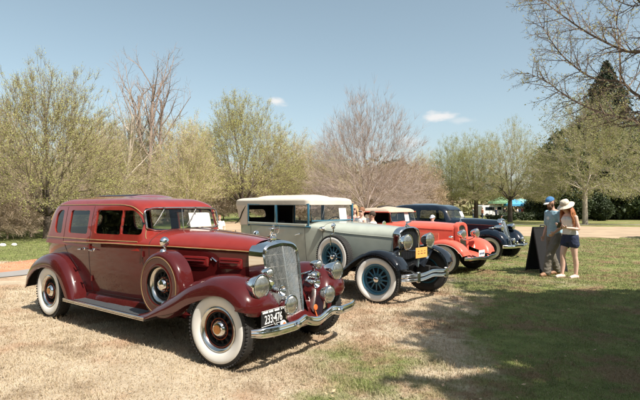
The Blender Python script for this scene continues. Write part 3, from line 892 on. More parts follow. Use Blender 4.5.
    for s_ in (-1, 1):
        u = MB()
        u.tube([(3.88, s_*.42, .40), (4.02, s_*.40, .40), (4.10, s_*.38, .42)], .018, 8)
        u.lathe([(.02, 0), (.03, .01), (.022, .03), (0, .035)], (4.135, s_*.38, .44), (1, 0, 0), 14)
        u.build('bumper_bracket', M['chrome'], root)
    bumper_bar('rear_bumper', M['chrome'], root, lin(-.60, .60, 30), [(0, -1.02), (.4, -1.01), (.6, -.97)], lambda y: .42, .085, -.02)
    # number plate
    px, py, pz = 3.96, -.545, .52
    p = MB(); p.box((px, py, pz), (.006, .335, .148), bev=.002); pl = p.build('license_plate', M['plate_black'], root)
    put_text('plate_numerals', '233·476', .118, M['plate_white'], pl, (px+.006, py, pz-.018), (1, 0, 0), sx=.66)
    d = MB()
    for a_, w_ in ((-.115, .075), (-.035, .06), (.05, .07), (.125, .03)): d.box((px+.005, py+a_, pz+.056), (.004, w_, .018), bev=.001)
    for zz, in ((.0725,), (-.0725,)): d.box((px+.004, py, pz+zz), (.004, .33, .003), bev=.001)
    d.build('plate_marks', M['plate_white'], pl)
    p = MB(); p.tube([(4.08, -.54, .42), (3.98, -.54, .45), (3.955, -.54, .50)], .012, 8); p.build('plate_bracket', M['chrome'], root)
    e = MB(); e.lathe([(.0, .012), (.034, .010), (.040, 0), (.036, -.012), (0, -.014)], (4.05, -.50, .45), (1, 0, 0), 24); eb = e.build('club_badge', M['plate_white'], root)
    e = MB(); e.lathe([(.0, .016), (.022, .014), (.024, .008)], (4.05, -.50, .45), (1, 0, 0), 20); e.build('badge_enamel', M['orange'], eb)
    e = MB(); e.tube([(4.045, -.50, .43), (4.07, -.50, .40)], .01, 6); e.build('badge_post', M['chrome'], root)
    e = MB(); e.lathe([(.0, .012), (.028, .010), (.032, 0), (0, -.01)], (4.04, .03, .515), (1, 0, 0), 20); e.tube([(4.03, .03, .5), (4.05, .05, .41)], .007, 6); e.build('club_badge', M['orange'], root)
    common_interior(root, 1.25, -.25, wheel_x=1.55)
    # ribbed luggage rack-like roof seam
    d = MB()
    d.grid([[(x, y, 1.692+.045*(1-(abs(y)/.40)**2)) for y in lin(-.30, .30, 9)] for x in lin(.28, 1.18, 14)])
    d.build('roof_fabric', matte('roof_fabric', (.035, .035, .05), .6), root)
    return root
M['red_vent'] = paint('paint_red_vent', (.17, .013, .013)); M['nickel'] = chrome('nickel_satin', (.80, .79, .76), .22); M['bronze'] = chrome('bronze_emblem', (.50, .26, .12), .25); M['wiper'] = matte('wiper_steel', (.12, .12, .12), .4, .1); M['rust'] = paint('paint_rust', (.30, .06, .02), .3, .8)
RED = red_car()
# white sheets of paper inside the windscreens are placed later

# ================================================================ SHARED DETAIL FOR THE OTHER CARS
def put_wiper(root, p0, p1):
    w = MB(); w.tube([p0, p1], .004, 5); w.build('wiper', M['wiper'], root)

def soft_car(o, rz, z, sp):
    """an open tourer / cabriolet with its top up"""
    root = empty(sp['name'], (o[0], o[1], z), math.radians(rz))
    tag(root, sp['label'], 'car', 'vintage cars parked in a row on the grass')
    B = sp['body']; B.make('body', sp['body_mats'], root)
    pc, trim = sp['paint'], sp['trim']
    # the top
    t = sp['top']; greenhouse(root, t)
    # posts and frames
    for s_ in (-1, 1):
        for (x, w_) in sp['posts']:
            y = sp['post_y'](x); p = MB(); p.box((x, s_*y, (sp['belt']+sp['roof'])/2), (w_, .03, sp['roof']-sp['belt']+.04), bev=.006); p.build('window_post', trim, root, 50)
        q = [Vector((x, s_*(abs(B.side(x, 1).y)+.004), pchip(B.zs, x)+.008)) for x in lin(sp['x_rear'], sp['x_ws']+.02, 50)]
        f = MB(); f.tube(q, .015, 8, sq=1.2); f.build('belt_rail', trim, root, 60)
        q = [Vector((x, s_*(sp['post_y'](x)+.004), sp['roof']+.002)) for x in lin(sp['posts'][0][0], sp['x_ws']-.05, 20)]
        f = MB(); f.tube(q, .014, 6); f.build('window_rail', trim, root, 60)
    # windscreen
    bx, tx = sp['x_ws']+.0, sp['x_ws']-sp.get('rake', .12)
    zb_, zt_ = sp['ws_z']; hw = sp['ws_w']
    f = MB(); f.tube([(bx, -hw, zb_), (tx, -hw+.02, zt_), (tx, hw-.02, zt_), (bx, hw, zb_)], .015, 8, closed=True); wf = f.build('windscreen_frame', sp['ws_mat'], root, 60)
    g = MB(); g.grid([[(bx, -hw, zb_), (bx, hw, zb_)], [(tx, -hw+.02, zt_), (tx, hw-.02, zt_)]]); g.build('windscreen', M['glass_clear'], wf)
    put_wiper(root, (tx+.03, -.2, zt_-.02), (bx-.04+.03, -.3, zb_+.06))
    return root, B

def radiator(root, x, hw, top, bot, depth, shell_mat, core_mat, arch=.05, lean=.0, slats=True, rim=.05, n=5):
    keys = [(-hw*.86, bot), (-hw*.98, bot+.2), (-hw, top-.22), (-hw*.97, top-.10), (-hw*.78, top-.03-arch*.2), (-hw*.4, top-.004), (0, top)]
    keys = keys+[(-y, z) for y, z in keys[-2::-1]]
    def ol(sc, xo, dz=0):
        return [Vector((x+xo+(top-p.z)*lean, p.y*sc, bot+(p.z-bot)*(1-(1-sc)*.35)-dz)) for p in spline([(0, y, z) for y, z in keys], n)]
    s = MB(); s.grid([ol(1.02, -depth), ol(1.03, -.02), ol(1., 0), ol(1-rim*1.2, .008), ol(1-rim*2.6, -.015), ol(1-rim*2.8, -.05)]); sh = s.build('radiator_shell', shell_mat, root, 45)
    io = ol(1-rim*2.8, 0)
    g = MB(); g.grid([[(io[i].x-.045, io[i].y*(1-2*k/8), io[i].z) for k in range(9)] for i in range(len(io)//2+1)]); g.build('radiator_core', core_mat, root)
    if slats:
        g = MB(); w = hw*(1-rim*2.8)
        for k in range(-9, 10):
            y = w*k/10; zt = max(p.z for p in io if abs(abs(p.y)-abs(y)) < hw*.16)-.012
            g.tube([(x-.03+(top-bot)*lean, y*.9, bot+.02), (x-.03+(top-zt)*lean, y, zt)], .0045, 5)
        g.build('grille', slats if not isinstance(slats, bool) else M['chrome_dull'], root)
    return sh

def grey_car():
    B = Body(W=[(-.80, .02), (-.79, .25), (-.74, .44), (-.6, .56), (-.3, .63), (.3, .675), (1.0, .685), (1.55, .665), (1.9, .60), (2.3, .52), (2.8, .42), (3.2, .34), (3.46, .295)],
             zb=[(-.8, .60), (-.3, .54), (.4, .46), (2.2, .46), (3.46, .56)],
             zs=[(-.8, 1.13), (0, 1.15), (1.7, 1.155), (1.95, 1.13), (2.4, 1.08), (3.46, 1.03)],
             zt=[(-.8, 1.14), (-.6, 1.16), (1.5, 1.22), (1.7, 1.27), (2.0, 1.265), (2.6, 1.24), (3.1, 1.215), (3.46, 1.19)],
             tuck=.06, e1=.62, e2=1.0)
    gap = rrect(-.20, 5.0, .5, 1.585, .02)
    top = dict(name='folding_top', mats=[M['canvas_white'], M['canvas_beige']], nz=46, nS=80, glass=False,
               zk=[(0, 1.15), (.35, 1.42), (.60, 1.60), (.72, 1.675), (.86, 1.72), (1, 1.742)],
               xf=[(0, 1.74), (.5, 1.70), (.60, 1.69), (.72, 1.68), (.86, 1.62), (1, 1.40)],
               xr=[(0, -.70), (.35, -.80), (.60, -.86), (.72, -.86), (.86, -.78), (1, -.45)],
               w=[(0, .672), (.35, .675), (.60, .690), (.70, .690), (.80, .655), (.9, .58), (1, .42)],
               rf=[(0, .08), (.7, .1), (1, .3)], rr=[(0, .25), (.5, .25), (.8, .30), (1, .38)],
               T=[(-.9, .90), (-.2, .985), (.5, 1.), (1.2, 1.), (1.75, .93)],
               side=[gap], front=rrect(-9, 9, .5, 1.585, .02), rear=rrect(-.25, .25, 1.28, 1.46, .06), dome=.05,
               mat=lambda x, y, z: 1 if (z < 1.56) else 0)
    sp = dict(name='vintage_tourer', label='pale grey-green tourer with white fabric top and blue spoked wheels, second in the row', body=B,
              body_mats=[M['sage'], M['sage']], paint=M['sage'], trim=M['blue'], top=top,
              posts=[(-.18, .04), (.76, .08), (1.665, .045)], post_y=lambda x: .672-.045*max(0, (x-1.1)/.6)**1.5, belt=1.15, roof=1.588,
              x_rear=-.72, x_ws=1.72, ws_z=(1.275, 1.60), ws_w=.60, ws_mat=M['blue'], rake=.06)
    root, B = soft_car((-.953, 10.471), -45, 0, sp)
    # window lower light rails and landau irons
    for s_ in (-1, 1):
        q = MB(); q.box((.745, s_*.69, 1.195), (1.82, .02, .05), bev=.008); q.build('door_cap', M['sage'], root)
        q = MB()
        pts = [(-.22, 1.60), (-.32, 1.52), (-.42, 1.42), (-.50, 1.30), (-.60, 1.20), (-.70, 1.17)]
        q.tube([(x, s_*(.665 if x > -.45 else .655), z) for x, z in pts], .012, 6); q.build('landau_iron', M['black'], root)
        for x0 in (.76, 1.60, -.12):
            q = MB(); q.tube([(x, s_*(abs(B.atz(x, z).y)+.001), z) for x, z in [(x0+.0*z, z) for z in lin(.50, 1.14, 14)]], .003, 5); q.build('door_seam', M['seam'], root)
        p = B.atz(1.50, 1.03); h = MB(); h.tube([(1.50, s_*abs(p.y), p.z), (1.50, s_*(abs(p.y)+.045), p.z)], .011, 8); h.tube([(1.50, s_*(abs(p.y)+.045), p.z), (1.38, s_*(abs(p.y)+.045), p.z-.03)], .009, 8); h.build('door_handle', M['chrome'], root)
        a = MB(); a.grid([[(x, s_*(abs(B.side(x, 0).y)-.01), .47), (x, s_*.66, .42), (x, s_*.68, .36)] for x in lin(.35, 2.7, 20)]); a.build('sill', M['black'], root)
        r = MB(); r.box((1.42, s_*.74, .345), (2.0, .28, .035), bev=.008); r.build('running_board', M['black'], root)
        fender('front_fender', M['black'], root, [(2.30, .345), (2.50, .40), (2.72, .52), (2.93, .68), (3.15, .80), (3.36, .86), (3.56, .855), (3.74, .79), (3.85, .69), (3.90, .59)],
               [(0, .58), (.3, .56), (1, .58)], [(0, .85), (.9, .85), (1, .83)], [(0, .03), (.2, .06), (.8, .085), (1, .05)], s_, inner=[(0, .0), (.3, .02), (1, .02)], bead=M['black'])
        fender('rear_fender', M['black'], root, [(-.60, .42), (-.52, .62), (-.35, .79), (-.05, .865), (.22, .83), (.42, .70), (.55, .52), (.62, .36)],
               .56, .88, [(0, .04), (.5, .09), (1, .04)], s_, inner=.0, bead=M['black'])
        a = MB(); a.grid([[(x, s_*(.30+.30*t+.0), z0+(z1-z0)*t) for t in lin(0, 1, 6)] for x, z0, z1 in ((2.6, .60, .48), (2.9, .62, .66), (3.2, .60, .79), (3.46, .58, .84), (3.62, .50, .80))]); a.build('splash_apron', M['black'], root)
        l = MB(); l.tube([(x, s_*(abs(B.side(x, 1).y)+.002), pchip(B.zs, x)) for x in lin(1.9, 3.42, 30)], .006, 6); l.build('hood_moulding', M['sage'], root)
        # spare wheel with its tread exposed, strapped mirror on top
        w = empty('spare_wheel', (2.42, s_*.715, .665), 0, root)
        if s_ > 0: w.rotation_euler = (0, 0, PI)
        make_wheel(.385, .155, .245, (.243, .352), 12, 'wood', dict(rim=M['blue'], spoke=M['blue'], flange=M['chrome_dull'], cap=M['chrome'], cap_r=.05), w)
        m = MB(); m.tube([(0, -.09, .21), (0, -.1, .40), (0, 0, .42)], .01, 6); m.tube([(0, -.02, .40), (0, -.02, .50)], .012, 8)
        m.lathe([(.001, -.03), (.04, -.02), (.056, 0), (.05, .008), (0, .01)], (0, -.02, .545), (-1, 0, 0), 18); m.build('side_mirror', M['chrome'], w)
    s = MB(); pts = [B.side(2.0, f) for f in lin(.3, 1, 8)]+[B.top(2.0, a) for a in lin(.05, 1, 14)]; pts += [Vector((p.x, -p.y, p.z)) for p in pts[-2::-1]]
    s.tube(pts, .004, 5); s.build('cowl_seam', M['seam'], root)
    radiator(root, 3.53, .305, 1.205, .50, .13, M['chrome'], matte('core_black', (.02, .022, .025), .6), arch=.05, rim=.045, slats=M['black'])
    m = MB(); m.lathe([(.05, -.01), (.05, .008), (.035, .018), (.02, .03), (0, .034)], (3.47, 0, 1.215), (0, 0, 1), 18)
    m.tube([(3.44, 0, 1.245), (3.47, 0, 1.28), (3.53, 0, 1.30), (3.56, 0, 1.315)], [.012, .02, .014, .006], 8)
    m.tube([(3.47, -.06, 1.30), (3.48, 0, 1.275), (3.47, .06, 1.30)], [.005, .014, .005], 6); m.build('hood_ornament', M['chrome'], root)
    for s_ in (-1, 1):
        lamp(root, 'headlight', (3.70, s_*.335, .975), .125, .17, bullet=True)
        lamp(root, 'cowl_light', (2.02, s_*.60, 1.14), .045, .10, n=16)
    b = MB(); b.tube([(3.60, -.62, .80), (3.62, -.335, .84), (3.62, 0, .80), (3.62, .335, .84), (3.60, .62, .80)], .018, 8); b.tube([(3.62, .335, .84), (3.60, .335, .9)], .02, 8); b.tube([(3.62, -.335, .84), (3.60, -.335, .9)], .02, 8); b.build('lamp_bar', M['black'], root)
    h = MB()
    h.lathe([(.02, -.05), (.03, 0), (.05, .04), (.07, .06), (.02, .04)], (3.70, .16, .74), (1, 0, 0), 18); h.build('horn', M['chrome_dull'], root)
    xk = [(0, 3.98), (.3, 3.985), (.5, 3.95), (.62, 3.89), (.68, 3.82)]
    for zz in (.475, .405): bumper_bar('front_bumper', M['chrome'], root, lin(-.68, .68, 50), xk, (lambda c: (lambda y: c+.03*math.exp(-(y/.2)**2)))(zz), .052, .014)
    for s_ in (-1, 1):
        c = MB(); c.box((3.965, s_*.42, .44), (.05, .07, .17), bev=.012); c.tube([(3.6, s_*.40, .48), (3.82, s_*.41, .50), (3.96, s_*.42, .44)], .02, 8)
        c.build('bumper_clamp', M['chrome_dull'], root)
    p = MB(); p.box((3.83, -.12, .80), (.008, .34, .17), bev=.003); pl = p.build('license_plate', M['plate_orange'], root)
    u = MB()
    for k, w_ in enumerate((.05, .06, .05)): u.box((3.836, -.12-.09+.09*k, .79), (.004, w_, .012), bev=.001); u.box((3.836, -.12-.09+.09*k, .83), (.004, w_*.7, .010), bev=.001)
    u.build('plate_marks', matte('plate_brown', (.30, .12, .05), .5), pl)
    u = MB()
    for s_ in (-1, 1): u.box((1.6, s_*.36, .46), (4.2, .07, .14)); u.tube([(3.5, s_*.38, .45), (3.8, s_*.38, .50), (3.95, s_*.40, .46)], .03, 8)
    u.box((1.2, 0, .48), (2.8, 1.1, .04)); u.tube([(3.4, -.66, .37), (3.4, .66, .37)], .035, 8); u.tube([(0, -.68, .38), (0, .68, .38)], .05, 8); u.box((3.0, 0, .6), (.7, .4, .4))
    u.lathe([(.06, -.05), (.09, 0), (.06, .05)], (3.58, 0, .5), (1, 0, 0), 14); u.build('chassis', M['dark'], root)
    mats = dict(rim=M['blue'], spoke=M['blue'], flange=M['blue'], cap=M['chrome'], cap_r=.055)
    wm = lambda w: make_wheel(.385, .155, .245, (.243, .352), 12, 'wood', mats, w)
    car_wheels(root, wm, [(0, -.735, .385, 0, False), (3.40, -.735, .385, math.radians(13), False), (0, .735, .385, 0, True), (3.40, .735, .385, math.radians(13), True)])
    common_interior(root, 1.0, -.35, w=.56, z=.50, mat=M['interior'], wheel_x=1.35)
    return root
GREY = grey_car()

def coral_car():
    B = Body(W=[(-1.05, .02), (-1.0, .25), (-.88, .42), (-.5, .56), (.2, .64), (.9, .665), (1.3, .65), (1.7, .58), (2.3, .44), (2.8, .33), (3.12, .255)],
             zb=[(-1.05, .60), (-.3, .50), (.4, .42), (2.2, .42), (3.12, .52)],
             zs=[(-1.05, .85), (-.6, .98), (0, 1.09), (1.4, 1.13), (1.8, 1.10), (3.12, 1.05)],
             zt=[(-1.05, .86), (-.6, 1.05), (0, 1.16), (1.3, 1.20), (1.6, 1.245), (2.2, 1.24), (3.12, 1.20)],
             tuck=.06, e1=.66, e2=1.0)
    top = dict(name='folding_top', mats=[M['canvas_tan'], M['canvas_tan']], nz=40, nS=70, glass=False,
               zk=[(0, 1.12), (.5, 1.40), (.68, 1.50), (.85, 1.565), (1, 1.60)],
               xf=[(0, 1.48), (.5, 1.46), (.68, 1.44), (.85, 1.38), (1, 1.12)],
               xr=[(0, .12), (.5, .22), (.68, .27), (.85, .36), (1, .60)],
               w=[(0, .645), (.5, .63), (.68, .615), (.80, .58), (.9, .52), (1, .36)],
               rf=[(0, .08), (.7, .1), (1, .3)], rr=[(0, .2), (.8, .25), (1, .3)],
               T=[(0, .96), (.6, 1.), (1.1, 1.), (1.5, .95)],
               side=[rrect(.50, 5.0, .5, 1.475, .05)], front=rrect(-9, 9, .5, 1.475, .02), rear=rrect(-.22, .22, 1.24, 1.40, .05), dome=.03)
    sp = dict(name='vintage_roadster', label='coral red roadster with tan fabric top and wire wheels, third car in the row', body=B,
              body_mats=[M['coral'], M['coral']], paint=M['coral'], trim=M['coral'], top=top,
              posts=[(.52, .04)], post_y=lambda x: .635, belt=1.13, roof=1.478,
              x_rear=-.5, x_ws=1.46, ws_z=(1.215, 1.52), ws_w=.56, ws_mat=M['chrome'], rake=.10)
    root, B = soft_car((1.299, 13.979), -45, -.10, sp)
    for s_ in (-1, 1):
        fender('front_fender', M['coral'], root, [(1.95, .33), (2.15, .38), (2.38, .50), (2.60, .66), (2.82, .78), (3.05, .84), (3.30, .835), (3.52, .76), (3.66, .63), (3.72, .50)],
               [(0, .50), (.4, .38), (1, .40)], [(0, .84), (.9, .85), (1, .82)], [(0, .04), (.3, .10), (.8, .12), (1, .08)], s_, inner=[(0, .0), (.4, .10), (.7, .25), (1, .15)], bead=M['cream_rubber'])
        fender('rear_fender', M['coral'], root, [(-.70, .42), (-.58, .62), (-.38, .78), (-.05, .85), (.22, .80), (.42, .66), (.55, .48), (.62, .36)],
               .50, .85, [(0, .05), (.5, .12), (1, .05)], s_, inner=.0, bead=M['cream_rubber'])
        r = MB(); r.box((1.28, s_*.70, .335), (1.5, .28, .035), bev=.008); r.build('running_board', M['ribs'], root)
        a = MB(); a.grid([[(x, s_*(abs(B.side(x, 0).y)-.01), .44), (x, s_*.62, .40), (x, s_*.64, .34)] for x in lin(.35, 2.4, 20)]); a.build('sill', M['coral'], root)
        # louvred hood panel
        v = MB(); loops = []
        for of in (-.004, .008):
            lp = []
            for px, pz in [(x, .72) for x in lin(2.05, 2.75, 8)]+[(x, .97) for x in lin(2.75, 2.05, 8)]: p = B.atz(px, pz); lp.append((px, s_*(abs(p.y)+of), pz))
            loops.append(lp)
        v.grid(loops, cv=True, cap=True); vp = v.build('louvre_panel', M['peach'], root, 30)
        for k in range(20):
            x = 2.09+.033*k; p, q = B.atz(x, .745), B.atz(x+.03, .945)
            l = MB(); l.tube([(x, s_*(abs(p.y)+.01), .745), (x+.03, s_*(abs(q.y)+.01), .945)], .007, 5); l.build('hood_louvre', M['peach'], vp)
        l = MB(); l.tube([(x, s_*(abs(B.side(x, 1).y)+.002), pchip(B.zs, x)) for x in lin(-.5, 3.1, 40)], .007, 6); l.build('belt_moulding', M['coral'], root)
        lamp(root, 'headlight', (3.43, s_*.345, .965), .118, .18)
        for x0 in (.50, 1.42):
            q = MB(); q.tube([(x0, s_*(abs(B.atz(x0, z).y)+.001), z) for z in lin(.46, 1.12, 12)], .003, 5); q.build('door_seam', M['seam'], root)
        lamp(root, 'fender_light', (3.28, s_*.66, .90), .04, .08, n=14)
    radiator(root, 3.22, .235, 1.235, .45, .12, M['coral'], matte('core_dark', (.03, .025, .022), .6), arch=.06, rim=.10, lean=.08, slats=True)
    m = MB(); m.lathe([(.04, -.01), (.035, .02), (.012, .04), (.008, .08), (0, .09)], (3.17, 0, 1.24), (0, 0, 1), 14); m.build('radiator_cap', M['chrome'], root)
    b = MB(); b.tube([(3.36, -.345, .84), (3.38, 0, .80), (3.36, .345, .84)], .016, 8); b.tube([(3.36, .345, .84), (3.34, .345, .9)], .02, 8); b.tube([(3.36, -.345, .84), (3.34, -.345, .9)], .02, 8); b.build('lamp_bar', M['chrome'], root)
    bumper_bar('front_bumper', M['chrome_dull'], root, lin(-.80, .80, 40), [(0, 3.84), (.6, 3.80), (.8, 3.70)], lambda y: .42-.03*math.exp(-(y/.2)**2), .075, .014)
    for s_ in (-1, 1):
        c = MB(); c.tube([(3.4, s_*.38, .46), (3.7, s_*.38, .46), (3.83, s_*.38, .42)], .02, 8)
        c.build('bumper_bracket', M['dark'], root)
    p = MB(); p.box((3.80, -.15, .52), (.008, .30, .15), bev=.003); pl = p.build('license_plate', M['plate_white'], root)
    u = MB(); u.box((3.805, -.15, .515), (.002, .24, .010), bev=.0005)
    for k in range(3): u.box((3.806, -.24+.09*k, .515), (.004, .055, .05), bev=.001)
    u.build('plate_marks', matte('plate_ink', (.06, .08, .16), .5), pl)
    a = MB(); a.grid([[(x, y, z) for y in lin(-.40, .40, 7)] for x, z in ((3.2, .52), (3.5, .46), (3.62, .38), (3.6, .33))]); a.build('front_apron', M['coral'], root)
    u = MB()
    for s_ in (-1, 1): u.box((1.3, s_*.36, .42), (4.2, .07, .12))
    u.box((1.0, 0, .44), (2.6, 1.0, .04)); u.tube([(3.1, -.66, .35), (3.1, .66, .35)], .035, 8); u.tube([(0, -.66, .36), (0, .66, .36)], .05, 8); u.box((2.7, 0, .6), (.7, .4, .4)); u.build('chassis', M['dark'], root)
    mats = dict(rim=M['chrome_dull'], spoke=M['chrome_dull'], flange=M['chrome'], cap=M['chrome'], cap_r=.075, ww=M['cream_rubber'])
    wm = lambda w: make_wheel(.365, .16, .235, (.235, .335), 12, 'wire', mats, w)
    car_wheels(root, wm, [(0, -.72, .365, 0, False), (3.12, -.72, .365, math.radians(5), False), (0, .72, .365, 0, True), (3.12, .72, .365, math.radians(5), True)])
    common_interior(root, .95, .1, w=.5, z=.45, mat=M['interior'], wheel_x=1.15)
    return root
M['peach'] = paint('paint_peach', (.66, .20, .13), .45, .3)
CORAL = coral_car()

def navy_car():
    root = empty('vintage_saloon', (3.236, 17.178, -.13), math.radians(-43))
    tag(root, 'dark navy closed saloon with narrow chrome grille, farthest car in the row', 'car', 'vintage cars parked in a row on the grass')
    B = Body(W=[(-.95, .02), (-.94, .25), (-.86, .44), (-.66, .58), (-.3, .66), (.3, .71), (1.3, .71), (1.9, .66), (2.3, .56), (2.8, .43), (3.2, .32), (3.46, .24)],
             zb=[(-.95, .50), (.4, .40), (2.2, .40), (3.46, .50)], zs=[(-.95, .98), (0, 1.06), (1.8, 1.12), (2.4, 1.09), (3.46, 1.05)],
             zt=[(-.95, .99), (-.5, 1.10), (1.5, 1.2), (1.95, 1.27), (2.4, 1.27), (3.46, 1.21)], tuck=.07, e1=.75, e2=1.05)
    B.make('body', [M['navy'], M['navy']], root)
    side = [rrect(-.30, .0, 1.20, 1.50, (.10, .03, .03, .14)), rrect(.10, .80, 1.20, 1.52, .05), rrect(.90, 1.80, 1.21, 1.52, (.04, .03, .20, .05))]
    gh = dict(name='upper_body', mats=[M['navy'], M['navy']], nz=44, nS=80,
              zk=[(0, 1.03), (.12, 1.14), (.5, 1.40), (.68, 1.56), (.8, 1.65), (.9, 1.70), (1, 1.72)],
              xf=[(0, 2.12), (.12, 2.07), (.5, 1.93), (.66, 1.85), (.8, 1.70), (.9, 1.52), (1, 1.25)],
              xr=[(0, -.85), (.12, -.80), (.5, -.66), (.68, -.50), (.8, -.32), (.9, -.08), (1, .2)],
              w=[(0, .715), (.12, .70), (.5, .665), (.68, .625), (.8, .56), (.9, .47), (1, .34)],
              rf=[(0, .2), (.5, .2), (.8, .26), (1, .3)], rr=[(0, .36), (.8, .4), (1, .33)],
              T=[(-.9, .88), (-.2, .96), (.6, 1.), (1.4, .985), (2.1, .90)],
              side=side, front=rrect(-.55, .55, 1.27, 1.53, .07), rear=rrect(-.3, .3, 1.25, 1.45, .07), dome=.03)
    greenhouse(root, gh)
    for s_ in (-1, 1):
        fender('front_fender', M['navy'], root, [(2.0, .33), (2.25, .42), (2.5, .58), (2.75, .75), (3.0, .88), (3.28, .95), (3.52, .94), (3.74, .86), (3.89, .70), (3.93, .54), (3.92, .42)],
               [(0, .48), (.5, .34), (1, .30)], [(0, .86), (.9, .87), (1, .82)], [(0, .06), (.3, .18), (.55, .20), (.8, .17), (1, .10)], s_, inner=[(0, .0), (.4, .2), (.75, .35), (1, .1)])
        fender('rear_fender', M['navy'], root, [(-.80, .36), (-.72, .55), (-.52, .76), (-.2, .87), (.12, .87), (.38, .77), (.56, .6), (.68, .36)],
               .52, .87, [(0, .06), (.5, .2), (1, .1)], s_, inner=.0)
        r = MB(); r.box((1.35, s_*.72, .32), (1.5, .28, .035), bev=.008); r.build('running_board', M['ribs'], root)
        a = MB(); a.grid([[(x, s_*(abs(B.side(x, 0).y)-.01), .43), (x, s_*.64, .38), (x, s_*.66, .33)] for x in lin(.35, 2.6, 20)]); a.build('sill', M['navy'], root)
        lamp(root, 'headlight', (3.66, s_*.46, 1.0), .105, .26)
        lamp(root, 'fog_light', (3.98, s_*.36, .62), .075, .10, n=18)
        lamp(root, 'marker_light', (3.45, s_*.68, .985), .035, .12, n=12)
        for x0 in (.85, 1.95):
            q = MB(); q.tube([(x0, s_*(abs(B.atz(x0, z).y)+.001), z) for z in lin(.46, 1.12, 12)], .003, 5); q.build('door_seam', M['seam'], root)
        l = MB(); l.tube([(x, s_*(abs(B.side(x, 1).y)+.003), pchip(B.zs, x)) for x in lin(-.6, 3.4, 50)], .006, 6); l.build('belt_moulding', M['chrome_dull'], root)
    radiator(root, 3.52, .20, 1.25, .36, .14, M['chrome'], matte('core_charcoal', (.02, .02, .02), .6), arch=.08, rim=.05, lean=.24, slats=M['chrome'])  # near-black radiator core behind chrome slats
    m = MB(); m.lathe([(.035, -.01), (.03, .02), (.012, .03), (0, .035)], (3.47, 0, 1.255), (0, 0, 1), 14); m.tube([(3.46, 0, 1.28), (3.47, 0, 1.33), (3.53, 0, 1.37), (3.58, 0, 1.36)], [.012, .018, .012, .004], 6); m.build('hood_ornament', M['chrome'], root)
    bumper_bar('front_bumper', M['chrome'], root, lin(-.88, .88, 50), [(0, 4.12), (.5, 4.08), (.75, 3.98), (.88, 3.85)], lambda y: .45-.02*math.exp(-(y/.2)**2), .10, .022)
    for s_ in (-1, 1):
        c = MB(); c.box((4.06, s_*.30, .50), (.05, .06, .20), bev=.015); c.tube([(3.6, s_*.36, .46), (4.02, s_*.33, .46)], .02, 8)
        c.build('bumper_guard', M['chrome'], root)
    u = MB()
    for s_ in (-1, 1): u.box((1.5, s_*.38, .40), (4.4, .07, .13))
    u.box((1.0, 0, .42), (2.8, 1.1, .04)); u.tube([(3.4, -.68, .35), (3.4, .68, .35)], .035, 8); u.tube([(0, -.68, .36), (0, .68, .36)], .05, 8); u.box((3.1, 0, .55), (.7, .4, .5)); u.build('chassis', M['dark'], root)
    mats = dict(rim=M['navy'], spoke=M['navy'], flange=M['navy'], cap=M['chrome'], cap_r=.12, ww=M['cream_rubber'])
    wm = lambda w: make_wheel(.37, .17, .21, (.222, .335), 14, 'artillery', mats, w)
    car_wheels(root, wm, [(0, -.74, .37, 0, False), (3.40, -.74, .37, math.radians(4), False), (0, .74, .37, 0, True), (3.40, .74, .37, math.radians(4), True)])
    common_interior(root, 1.25, -.2, w=.56, z=.45, wheel_x=1.55)
    return root
NAVY = navy_car()

